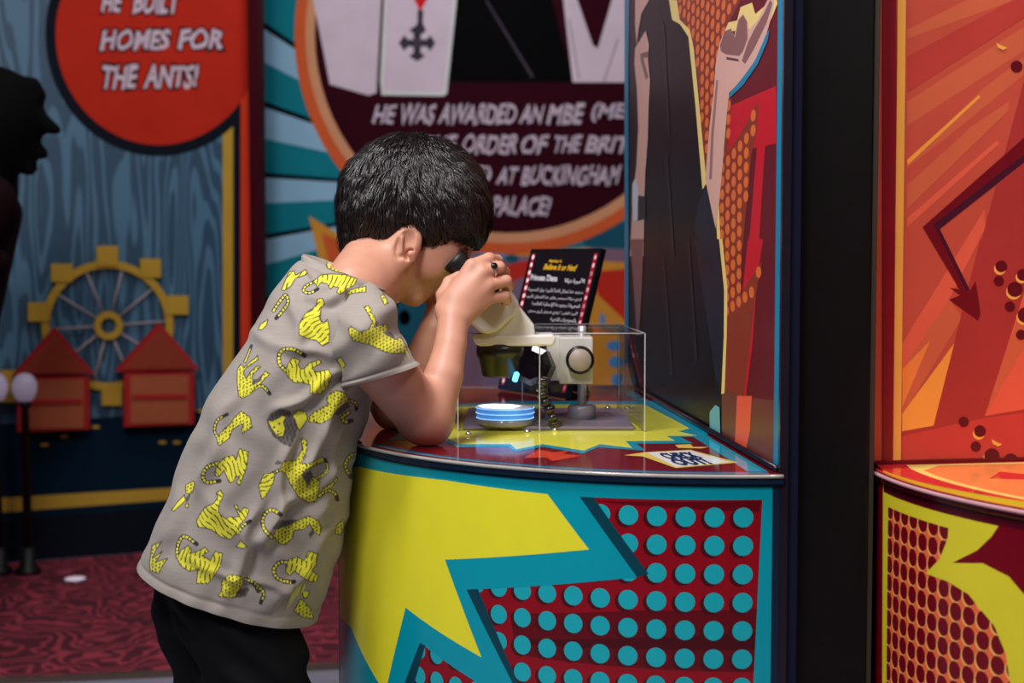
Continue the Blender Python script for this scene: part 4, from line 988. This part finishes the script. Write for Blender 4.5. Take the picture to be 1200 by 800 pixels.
# ---- T-shirt print: cats drawn on the cloth
PX0, PY0, PS = 150, 285, 3
PWI, PHI = int((510 - PX0) * PS), int((745 - PY0) * PS)
YEL, INK = np.zeros((PHI, PWI), np.float32), np.zeros((PHI, PWI), np.float32)
def win(poly, m):
    P = np.array(poly); x0, y0 = np.floor((P.min(0) - m - (PX0, PY0)) * PS).astype(int); x1, y1 = np.ceil((P.max(0) + m - (PX0, PY0)) * PS).astype(int)
    x0, y0 = max(x0, 0), max(y0, 0); x1, y1 = min(x1, PWI), min(y1, PHI)
    if x1 <= x0 or y1 <= y0: return None
    yy, xx = np.mgrid[y0:y1, x0:x1]; return (slice(y0, y1), slice(x0, x1)), xx / PS + PX0, yy / PS + PY0
def ss(d, w=.5): return np.clip(.5 - d / w, 0, 1)
def cat(poly, kind=None, ang=60, outline=1.0):
    w = win(poly, 3)
    if w is None: return
    sl, x, y = w; ins, d = in_poly(x, y, poly); sdist = np.where(ins, -d, d)
    fill = ss(sdist); edge = ss(np.abs(sdist) - outline * .55); INK[sl] = INK[sl] * (1 - fill); ink = edge
    if kind == 's':
        A = math.radians(ang); u = x * math.cos(A) + y * math.sin(A); v = -x * math.sin(A) + y * math.cos(A)
        st = np.sin(2 * math.pi * (u + 1.4 * np.sin(v / 4.5 + u / 9)) / 5.2); ink = np.maximum(ink, fill * np.clip((st - .5) * 3, 0, 1) * (np.sin(v / 3.1 + u) > -.75))
    if kind == 'p':
        gx = np.floor(x / 4.1); gy = np.floor((y + 2 * (gx % 2)) / 4.1); jx = ((gx * 37 + gy * 17) % 7 - 3) / 7.; jy = ((gx * 13 + gy * 29) % 7 - 3) / 7.
        rx = x - (gx + .5) * 4.1 - jx; ry = y + 2 * (gx % 2) - (gy + .5) * 4.1 - jy; rr_ = np.hypot(rx, ry); ink = np.maximum(ink, fill * ss(np.abs(rr_ - .85) - .5, .6) * (rx + ry * .5 > -.9))
    YEL[sl] = np.maximum(YEL[sl], fill); INK[sl] = np.maximum(INK[sl], ink * .92)
def dark(poly, tex=True):
    w = win(poly, 3)
    if w is None: return
    sl, x, y = w; ins, d = in_poly(x, y, poly); fl = ss(np.where(ins, -d, d))
    t = .72 + .25 * np.sin(x * 2.3 + 2 * np.sin(y * 1.7)) * np.sin(y * 2.1 + x) if tex else .95
    YEL[sl] = YEL[sl] * (1 - fl); INK[sl] = np.maximum(INK[sl] * (1 - fl), fl * t)
def tail(line, wd=1.6, beads=True, tipd=True):
    w = win(line, 5)
    if w is None: return
    sl, x, y = w; best = np.full(x.shape, 1e9); s_at = np.zeros(x.shape); acc = 0
    L = []                                    # rounded line
    for i in range(len(line) - 1):
        p = [np.array(line[max(0, min(len(line) - 1, i + j))], float) for j in (-1, 0, 1, 2)]
        for t in np.linspace(0, 1, 6, endpoint=False): L.append(.5 * ((2 * p[1]) + (-p[0] + p[2]) * t + (2 * p[0] - 5 * p[1] + 4 * p[2] - p[3]) * t * t + (-p[0] + 3 * p[1] - 3 * p[2] + p[3]) * t ** 3))
    L.append(np.array(line[-1], float))
    for i in range(len(L) - 1):
        a, b = L[i], L[i + 1]; dv = b - a; ln = np.hypot(*dv) + 1e-9; t = np.clip(((x - a[0]) * dv[0] + (y - a[1]) * dv[1]) / ln ** 2, 0, 1); d = np.hypot(x - a[0] - t * dv[0], y - a[1] - t * dv[1])
        up = d < best; best = np.where(up, d, best); s_at = np.where(up, acc + t * ln, s_at); acc += ln
    o = ss(best - wd - .8); INK[sl] = np.maximum(INK[sl] * (1 - o), o * .95); YEL[sl] = YEL[sl] * (1 - o)
    y_ = ss(best - wd + .3) * ((s_at % 4.2 < 2.9) if beads else 1) * (s_at < acc - (4 if tipd else 0)); YEL[sl] = np.maximum(YEL[sl], y_); INK[sl] = np.where(y_ > .5, 0, INK[sl])
Bq = lambda *a: K(280, 290, .15, a); Cq = lambda *a: K(260, 380, .15, a); Dq = lambda *a: K(180, 460, .15, a); Eq = lambda *a: K(290, 460, .175, a)
Fq = lambda *a: K(160, 560, .2, a); Gq = lambda *a: K(290, 580, .1875, a); Hq = lambda *a: K(380, 330, .1375, a)
cat(Bq((330, 330), (390, 190), (430, 182), (442, 215), (520, 170), (535, 205), (440, 240), (405, 300), (350, 335)), 's', 30); tail(Bq((270, 490), (325, 410), (365, 370), (382, 430), (335, 500), (290, 550)), 1.5)
cat(Bq((150, 640), (165, 600), (225, 560), (215, 605), (180, 640)))
tail(Bq((595, 262), (520, 300), (505, 340), (555, 352), (615, 322)), 1.2)
cat(Bq((580, 262), (640, 212), (720, 205), (830, 210), (922, 242), (900, 292), (850, 322), (790, 366), (762, 346), (782, 312), (735, 300), (715, 325), (690, 282), (640, 270), (612, 306)), 's', 15)
cat(Bq((832, 362), (880, 322), (990, 300), (992, 345), (900, 352), (850, 372)), 'p'); cat(Bq((680, 130), (740, 130), (870, 195), (850, 206), (760, 188), (690, 158)), 'p')
cat(Bq((612, 402), (650, 395), (668, 440), (642, 470), (626, 545), (660, 592), (690, 558), (708, 640), (702, 742), (652, 768), (602, 722), (540, 712), (470, 680), (468, 600), (512, 520), (582, 468), (602, 450)), 's', 55)
dark(Bq((630, 500), (645, 480), (640, 560), (655, 590), (636, 580)))
tail(Cq((235, 515), (300, 478), (340, 500), (372, 540)), 1.5); tail(Cq((180, 290), (205, 230), (230, 165)), 1.0, False)
cat(Cq((130, 560), (118, 450), (120, 350), (148, 308), (170, 335), (262, 258), (278, 238), (284, 272), (182, 345), (168, 375), (188, 425), (222, 370), (278, 320), (302, 330), (238, 392), (238, 470), (340, 365), (372, 385), (302, 460), (240, 512), (230, 542), (160, 575)), 'p')
dark(Cq((240, 430), (290, 420), (330, 375), (300, 440), (245, 475)))
tail(Cq((502, 362), (452, 312), (446, 240), (482, 196), (560, 196), (645, 242)), 1.8)
cat(Cq((500, 362), (520, 300), (552, 258), (612, 280), (592, 312), (612, 345), (640, 345), (682, 300), (762, 275), (778, 300), (702, 342), (740, 372), (830, 350), (858, 400), (822, 492), (772, 542), (690, 540), (690, 472), (640, 456), (560, 452), (510, 402)), 's', -10)
tail(Cq((980, 590), (1042, 612), (1050, 662)), 1.5); tail(Cq((992, 688), (940, 722), (960, 762), (1012, 750)), 1.8)
dark(Cq((860, 700), (980, 600), (1000, 640), (910, 712))); cat(Cq((815, 580), (852, 530), (902, 515), (972, 540), (990, 592), (902, 662), (862, 722), (782, 772), (682, 762), (668, 732), (722, 682), (832, 622)), 'p')
cat(Eq((298, 152), (340, 115), (390, 130), (402, 172), (372, 222), (345, 256), (325, 200)))
dark(Eq((128, 190), (150, 140), (220, 103), (282, 120), (322, 180), (337, 230), (322, 290), (292, 362), (240, 346), (170, 292), (140, 240)))
cat(Eq((134, 178), (160, 192), (200, 172), (236, 148), (258, 162), (240, 192), (252, 240), (240, 286), (215, 292), (190, 280), (150, 222)))
for x, y in ((178, 230), (212, 207)): dark(Eq((x - 9, y), (x, y - 9), (x + 9, y), (x, y + 9)), False)
dark(Eq((193, 256), (212, 250), (205, 266)), False); dark(Eq((195, 276), (228, 266), (230, 272), (200, 283)), False)
tail(Dq((495, 345), (475, 285), (500, 212), (572, 168)), 1.2)
cat(Dq((490, 350), (500, 402), (522, 405), (592, 352), (612, 290), (670, 250), (702, 240), (682, 300), (700, 312), (768, 270), (752, 190), (682, 143), (630, 190), (600, 240), (542, 290)), 'p'); dark(Dq((683, 300), (700, 310), (696, 335)))
tail(Dq((500, 548), (420, 580), (384, 640), (410, 696), (515, 688)), 1.7)
cat(Dq((498, 560), (560, 500), (622, 488), (642, 530), (668, 438), (742, 458), (722, 600), (702, 642), (672, 722), (648, 702), (672, 650), (640, 652), (625, 692), (590, 702), (570, 652), (550, 602), (512, 652), (480, 652), (480, 610)), 's', -25)
cat(Dq((250, 780), (250, 720), (310, 688), (322, 712), (300, 782), (280, 788)), 'p'); cat(Fq((203, 186), (240, 138), (280, 98), (286, 130), (220, 192))); dark(Fq((290, 110), (318, 85), (310, 120), (290, 150))); cat(Fq((285, 155), (302, 148), (302, 172), (288, 172)))
tail(Eq((228, 512), (160, 542)), 1.4); dark(Eq((180, 470), (200, 450), (222, 455), (230, 475), (190, 482)))
tail(Eq((480, 690), (530, 655), (582, 670), (602, 715)), 1.5); tail(Eq((455, 575), (520, 540), (535, 490), (518, 450)), 1.2, False)
cat(Eq((500, 642), (580, 592), (592, 560), (604, 580), (562, 632), (500, 662)), 'p')
cat(Eq((218, 510), (240, 460), (322, 450), (366, 380), (358, 310), (372, 300), (398, 325), (398, 380), (372, 440), (352, 472), (410, 476), (500, 428), (518, 455), (420, 502), (372, 530), (402, 562), (452, 570), (482, 592), (476, 672), (452, 728), (400, 732), (338, 692), (288, 612), (258, 552)), 'p')
dark(Eq((358, 545), (422, 520), (440, 560), (400, 640), (385, 590))); dark(Eq((372, 450), (396, 385), (390, 430), (375, 462)))
cat(Eq((73, 622), (110, 543), (182, 533), (172, 602), (122, 692), (95, 712)), 's', 70); tail(Eq((730, 408), (680, 430), (655, 490), (692, 565)), 1.8)
tail(Fq((590, 322), (622, 280), (664, 252)), 1.5)
cat(Fq((350, 252), (370, 210), (402, 168), (452, 148), (475, 110), (465, 88), (490, 70), (508, 98), (482, 160), (478, 200), (522, 240), (545, 225), (572, 232), (602, 220), (570, 160), (588, 155), (604, 200), (632, 170), (658, 185), (642, 230), (602, 272), (590, 312), (552, 357), (500, 347), (440, 302), (390, 290), (360, 286)), 's', -40)
cat(Fq((583, 402), (610, 364), (648, 402), (620, 412)))
tail(Fq((240, 462), (240, 400), (275, 340), (352, 386)), 1.6)
cat(Fq((238, 472), (260, 420), (302, 395), (322, 420), (310, 442), (352, 430), (402, 405), (422, 430), (382, 452), (432, 482), (460, 428), (502, 440), (492, 512), (440, 592), (420, 615), (350, 617), (360, 530), (310, 547), (258, 512)), 's', 10)
tail(Fq((640, 590), (690, 620), (712, 662)), 1.6); dark(Fq((560, 705), (610, 640), (640, 620), (662, 650), (640, 692)))
cat(Fq((478, 692), (500, 640), (498, 600), (540, 564), (602, 570), (632, 610), (602, 652), (570, 702)), 'p')
cat(Fq((75, 500), (90, 390), (150, 368), (112, 422), (92, 470), (150, 428), (112, 492), (182, 468), (152, 512), (130, 557), (80, 542)), 'p')
tail(Gq((150, 262), (100, 202), (100, 130), (150, 90), (208, 122)), 1.7); dark(Gq((150, 210), (200, 158), (330, 150), (280, 178), (180, 212)))
cat(Gq((158, 252), (180, 210), (262, 185), (332, 148), (382, 128), (442, 160), (462, 202), (450, 252), (412, 222), (390, 180), (352, 212), (290, 220), (282, 262), (240, 307), (200, 302)), 'p'); dark(Gq((380, 240), (405, 215), (418, 235), (392, 268)))
tail(Gq((245, 420), (200, 420), (165, 462), (180, 512), (230, 536), (292, 540)), 1.7)
cat(Gq((238, 442), (260, 400), (312, 383), (352, 410), (380, 348), (438, 365), (430, 432), (402, 472), (442, 500), (430, 542), (380, 537), (330, 502), (290, 472), (262, 502), (240, 480)), 's', 20)
tail(Gq((0, 530), (50, 555), (100, 610), (82, 672)), 1.5)
cat(Gq((288, 722), (330, 650), (352, 662), (402, 722), (412, 772), (340, 760)), 'p'); cat(Gq((340, 600), (388, 602), (370, 642), (350, 642)))
cat(Gq((548, 242), (555, 190), (598, 148), (604, 200), (580, 247)), 'p')
cat(Hq((203, 402), (225, 378), (302, 430), (382, 402), (410, 342), (380, 282), (335, 215), (372, 203), (402, 235), (392, 262), (432, 290), (437, 342), (422, 390), (480, 368), (532, 363), (552, 390), (512, 440), (602, 492), (652, 468), (722, 602), (602, 612), (520, 597), (440, 562), (380, 532), (250, 502), (213, 450)), 'p')
dark(Hq((510, 440), (560, 420), (602, 470), (590, 485))); dark(Hq((430, 375), (440, 330), (470, 350), (450, 375))); cat(Hq((103, 662), (140, 640), (182, 712), (150, 742))); cat(Hq((478, 122), (502, 98), (545, 182), (510, 195)), 'p')
def cloth_colour(P):
    x, y = proj(P); fx_ = np.clip((x - PX0) * PS, 0, PWI - 1.01); fy_ = np.clip((y - PY0) * PS, 0, PHI - 1.01); i, j = fx_.astype(int), fy_.astype(int)
    return YEL[j, i], INK[j, i]

# ---- T-shirt: torso and near sleeve lofted in one mesh
def cr(pts, t):
    pts = np.array(pts, float); n = len(pts) - 1; s_ = np.clip(t * n, 0, n - 1e-6); i = s_.astype(int); u = (s_ - i)[:, None]
    g = lambda k: pts[np.clip(i + k, 0, n)]
    return .5 * (2 * g(0) + (g(1) - g(-1)) * u + (2 * g(-1) - 5 * g(0) + 4 * g(1) - g(2)) * u ** 2 + (3 * g(0) - g(-1) - 3 * g(1) + g(2)) * u ** 3)
ROWS = [  # left silhouette, right silhouette (pixels), middle depth, half depth
    (166, 657, 371, 725, 1.855, .120), (181, 622, 392, 668, 1.852, .124), (197, 590, 405, 622, 1.848, .127), (212, 560, 412, 575, 1.845, .129), (225, 523, 420, 525, 1.843, .131), (243, 474, 436, 470, 1.842, .134),
    (268, 432, 450, 425, 1.842, .137), (296, 391, 458, 392, 1.845, .138), (319, 349, 456, 366, 1.85, .132), (334, 324, 453, 354, 1.855, .120), (347, 309, 450, 346, 1.86, .094), (359, 300, 449, 339, 1.864, .060)]
R_ = np.array(ROWS); NT = 470; tt = np.linspace(0, 1, NT); rows = cr(R_, tt)
NA_, NB_ = 420, 90
th = np.concatenate([np.linspace(-.12, math.pi + .12, NA_, endpoint=False), np.linspace(math.pi + .12, 2 * math.pi - .12, NB_, endpoint=False)])
def ray_np(px, py, Y):
    x, y = (px - 600) / F, (400 - py) / F; c, s_ = math.cos(PITCH), math.sin(PITCH); dy = c + y * s_
    return np.stack([x / dy * Y, Y, CAM.z + (y * c - s_) / dy * Y], -1)
def wrinkle(P, px, py):
    d = 0
    def fold(x0, y0, x1, y1, wd, amp, ln=1.0):
        dx, dy = x1 - x0, y1 - y0; L = math.hypot(dx, dy); s_ = ((px - x0) * dx + (py - y0) * dy) / L / L; e = ((px - x0) * dy - (py - y0) * dx) / L + 4 * np.sin(s_ * 7)
        return amp * np.exp(-(e / wd) ** 2) * np.exp(-np.clip(np.abs(s_ - .5) - .35, 0, None) ** 2 * 18)
    for a in ((405, 430, 330, 480, 7, .005), (400, 450, 345, 560, 8, .005), (408, 455, 300, 640, 9, .006), (398, 425, 300, 395, 8, .004), (340, 520, 312, 640, 7, .005), (395, 500, 372, 610, 9, .006), (270, 470, 240, 560, 9, .004), (225, 520, 195, 640, 10, .004),
              (405, 350, 352, 320, 6, .004), (420, 345, 360, 350, 7, .0035), (300, 600, 272, 690, 8, .005), (250, 590, 380, 690, 9, .003), (395, 610, 330, 700, 8, .005), (230, 660, 360, 705, 6, .003), (405, 540, 340, 590, 8, .004), (350, 400, 345, 330, 9, .003)):
        d = d + fold(*a)
        d = d - fold(a[0] + 9, a[1] + 6, a[2] + 9, a[3] + 6, a[4], a[5] * .6)
    return 1.7 * d + .0016 * np.sin(px / 9 + 2.1 * np.sin(py / 23)) * np.sin(py / 17 + px / 31)
VV = []
for k, (tk, rw_) in enumerate(zip(tt, rows)):
    lx, ly, rx, ry, Yc, bb = rw_
    Lw, Rw = ray_np(lx, ly, Yc), ray_np(rx, ry, Yc); M = (Lw + Rw) / 2; U = (Rw - Lw) / 2
    c, s_ = np.cos(th), np.sin(th); cc = np.sign(c) * np.abs(c) ** .9; s2 = np.sign(s_) * np.abs(s_) ** .88
    P = M + cc[:, None] * U + s2[:, None] * bb * np.array([0, -1, 0]); VV.append(P)
VV = np.array(VV)
nrm = np.cross(np.roll(VV, -1, 1) - np.roll(VV, 1, 1), np.gradient(VV, axis=0)); nrm /= np.linalg.norm(nrm, axis=2, keepdims=True) + 1e-9
if nrm[200, 200, 1] > 0: nrm = -nrm
pxv, pyv = proj(VV); wr = wrinkle(VV, pxv, pyv) * np.clip((1 - tt) * 6, 0, 1)[:, None]
collar = .0035 * np.exp(-((tt - .985) / .022) ** 4) - .0015 * np.exp(-((tt - .952) / .008) ** 2); hem = .0008 * np.exp(-((tt - .0) / .018) ** 4) - .001 * np.exp(-((tt - .028) / .005) ** 2)
VV = VV + nrm * (wr + (collar + hem)[:, None])[:, :, None]
NS = len(th)
def inner(ring, ctr, sc, dz): return ctr + (ring - ctr) * sc + np.array(dz)
r0 = VV[0]; c0 = r0.mean(0); ax0 = (VV[40].mean(0) - c0); r1 = VV[-1]; c1 = r1.mean(0); ax1 = c1 - VV[-40].mean(0)
rings = [inner(r0, c0, .96, ax0 * 1.4), inner(r0, c0, .972, ax0 * .3), inner(r0, c0, .98, (0, 0, 0))] + list(VV) + [inner(r1, c1, .97, (0, 0, 0)), inner(r1, c1, .93, -ax1 * .4), inner(r1, c1, .9, -ax1 * 1.2)]
TV = np.concatenate(rings); nr_ = len(rings)
ii, jj = np.meshgrid(np.arange(nr_ - 1), np.arange(NS), indexing='ij'); j2 = (jj + 1) % NS
TQ = np.stack([ii * NS + jj, (ii + 1) * NS + jj, (ii + 1) * NS + j2, ii * NS + j2], -1).reshape(-1, 4)
def sleeve(ROW, n_t, n_a, cuff=True):
    r_ = cr(np.array(ROW), np.linspace(0, 1, n_t)); out_ = []; t_ = np.linspace(0, 1, n_t); w = np.linspace(0, 2 * math.pi, n_a, endpoint=False)
    for k in range(n_t):
        lx, ly, rx, ry, Yc, bb = r_[k]; Lw, Rw = ray_np(lx, ly, Yc), ray_np(rx, ry, Yc); M = (Lw + Rw) / 2; U = (Rw - Lw) / 2
        bump = (.0035 * np.exp(-((t_[k] - .985) / .06) ** 6) - .0015 * np.exp(-((t_[k] - .905) / .014) ** 2)) if cuff else 0
        gain = 1 + bump / bb
        P = M + np.cos(w)[:, None] * U * gain + np.sin(w)[:, None] * bb * gain * np.array([0, -1, 0]); out_.append(P)
    A = np.array(out_); px, py = proj(A)
    d = .0045 * np.sin((px * .75 - py * .5) / 8.5 + 1.2 * np.sin(py / 17)) * np.exp(-((py - 395) / 34) ** 2) + .003 * np.sin((px + py * 1.3) / 12)
    N_ = A - A.mean(1, keepdims=True); N_ /= np.linalg.norm(N_, axis=2, keepdims=True)
    A = A + N_ * (d * np.clip((1 - t_) * 5 + .25, 0, 1)[:, None] * np.clip(t_ * 6, 0, 1)[:, None])[:, :, None]
    r1 = A[-1]; c1 = r1.mean(0); ax = c1 - A[-int(n_t * .2)].mean(0)
    A = np.concatenate([A, [inner(r1, c1, .95, (0, 0, 0)), inner(r1, c1, .9, -ax * .5), inner(r1, c1, .85, -ax * 1.8)]]); n = len(A)
    ii, jj = np.meshgrid(np.arange(n - 1), np.arange(n_a), indexing='ij'); j2 = (jj + 1) % n_a
    return A.reshape(-1, 3), np.stack([ii * n_a + jj, (ii + 1) * n_a + jj, (ii + 1) * n_a + j2, ii * n_a + j2], -1).reshape(-1, 4)
S1, Q1 = sleeve([(378, 372, 432, 330, 1.80, .05), (384, 392, 447, 338, 1.765, .062), (389, 410, 459, 357, 1.748, .064), (393, 425, 471, 385, 1.744, .060), (397, 440, 481, 409, 1.746, .056), (401, 452, 490, 428, 1.75, .054)], 150, 240)
S2, Q2 = sleeve([(395, 350, 440, 340, 1.90, .05), (400, 380, 455, 350, 1.945, .058), (405, 410, 462, 385, 1.965, .055), (412, 436, 470, 418, 1.972, .052)], 50, 80)
Q1 = Q1 + len(TV); Q2 = Q2 + len(TV) + len(S1); AV = np.concatenate([TV, S1, S2]);
dx_, dy_ = AV[:, 0] - .24, AV[:, 1] - 2.042; dr_ = np.hypot(dx_, dy_); cl_ = (AV[:, 2] < TOP + .004) & (dr_ < .4835) & (AV[:, 1] < 2.05)   # the cloth lies against the counter's rim
k_ = np.where(cl_, .4835 / dr_, 1); AV[:, 0] = .24 + dx_ * k_; AV[:, 1] = 2.042 + dy_ * k_
AQ = np.concatenate([TQ, Q1, Q2])
me = mesh_np('t_shirt', AV - np.array(BO), AQ)
ye, ik = cloth_colour(AV)
ce = np.array(lin((160, 151, 144))) * 1.0; yc_ = np.array(lin((232, 226, 66))); ic_ = np.array(lin((30, 26, 33)))
colr = ce[None] * (1 - ye[:, None]) + yc_[None] * ye[:, None]; colr = colr * (1 - ik[:, None]) + ic_[None] * ik[:, None]
at_ = me.attributes.new('cloth_print', 'FLOAT_COLOR', 'POINT'); at_.data.foreach_set('color', np.concatenate([colr, np.ones((len(colr), 1))], 1).astype(np.float32).ravel())
sm = bpy.data.materials.new('shirt_cloth'); sm.use_nodes = True; nt = sm.node_tree; b = nt.nodes['Principled BSDF']
an = nt.nodes.new('ShaderNodeAttribute'); an.attribute_name = 'cloth_print'
tc = nt.nodes.new('ShaderNodeTexCoord'); mp = nt.nodes.new('ShaderNodeMapping'); mp.inputs['Scale'].default_value = (60, 60, 700); mp.inputs['Rotation'].default_value = (0, .5, 0)
nz = nt.nodes.new('ShaderNodeTexNoise'); nz.inputs['Scale'].default_value = 1; nz.inputs['Detail'].default_value = 3; nt.links.new(tc.outputs['Object'], mp.inputs[0]); nt.links.new(mp.outputs[0], nz.inputs['Vector'])
rp = nt.nodes.new('ShaderNodeMapRange'); rp.inputs['To Min'].default_value = .86; rp.inputs['To Max'].default_value = 1.14; nt.links.new(nz.outputs[0], rp.inputs[0])
mu = nt.nodes.new('ShaderNodeVectorMath'); mu.operation = 'SCALE'; nt.links.new(an.outputs['Color'], mu.inputs[0]); nt.links.new(rp.outputs[0], mu.inputs['Scale']); nt.links.new(mu.outputs[0], b.inputs['Base Color'])
b.inputs['Roughness'].default_value = .85; b.inputs['Specular IOR Level'].default_value = .2; b.inputs['Sheen Weight'].default_value = .15
bp = nt.nodes.new('ShaderNodeBump'); bp.inputs['Strength'].default_value = .12; bp.inputs['Distance'].default_value = .001; nt.links.new(nz.outputs[0], bp.inputs['Height']); nt.links.new(bp.outputs[0], b.inputs['Normal'])
link('t_shirt', me, boy, sm)

# ---- trousers and shoes
f = Field((-.50, 1.70, .03), (-.20, 2.01, .74), .004)
f.cone(at(268, 688, 1.835), at(268, 688, 1.875), .074, .074, .03); f.cone(at(285, 640, 1.825), at(285, 640, 1.88), .06, .06, .03)
for Y, dx in ((1.822, 8), (1.905, -30)):
    hip, kne = at(272 + dx, 708, Y), at(298 + dx * .9, 812, Y - .008); ank = Vector((kne.x - .01, Y, .075))
    f.chain([hip, kne, ank], [.070, .064, .05], .025)
sl, X, Y, Z = f.win(f.lo - 1, f.lo + 10)
f.F += (.0028 * np.sin(Z * 95 + X * 60 + 2 * np.sin(Y * 30)) * np.sin(X * 55 + Z * 22) + .002 * np.sin(Z * 140 + X * 100 + Y * 40)).astype(np.float32)
V, Q = f.nets(); V = relax(V, Q, 2, .4); link('trousers', mesh_np('trousers', V - np.array(BO), Q), boy, mat('trouser_black', (13, 12, 17), .9, bump=.3, bscale=900, noise=.15, spec=.15))
for Y, dx in ((1.79, 6), (1.91, -27)):
    x = at(300 + dx * .9, 812, Y).x - .01
    f = Field((x - .09, Y - .06, -.002), (x + .18, Y + .06, .12), .004); f.cone((x - .045, Y, .035), (x + .11, Y, .028), .034, .027, .02); f.cone((x - .01, Y, .05), (x - .01, Y, .075), .042, .040, .02)
    f.F = np.maximum(f.F, (.002 - f.ax[2])[None, None, :].astype(np.float32)); V, Q = f.nets(); V = relax(V, Q, 1); link('shoe', mesh_np('shoe', V - np.array(BO), Q), boy, mat('shoe_dark', (30, 28, 32), .5))

# ---- the ring on the middle finger
rc = (at(*kn_[1]) * .45 + at(*pip[1]) * .55); ax = (at(*pip[1]) - at(*kn_[1])).normalized(); u = ax.orthogonal().normalized(); v = ax.cross(u)
mb = MB(); mb.tube([rc + (u * math.cos(w * math.pi / 16) + v * math.sin(w * math.pi / 16)) * .0088 for w in range(33)], .0015, 8); rg = mb.build('ring', mat('ring_silver', (215, 212, 205), .15, 1), boy)
dv = Vector((-.1, -1, .35)); dv -= ax * dv.dot(ax); dv.normalize(); mb = MB(); mb.lathe(rc + dv * .0084, dv, [(0, .0042), (.0022, .0042), (.0034, .0034), (.0042, .0012)], 18); mb.build('stone', mat('stone_black', (10, 10, 12), .1), rg)
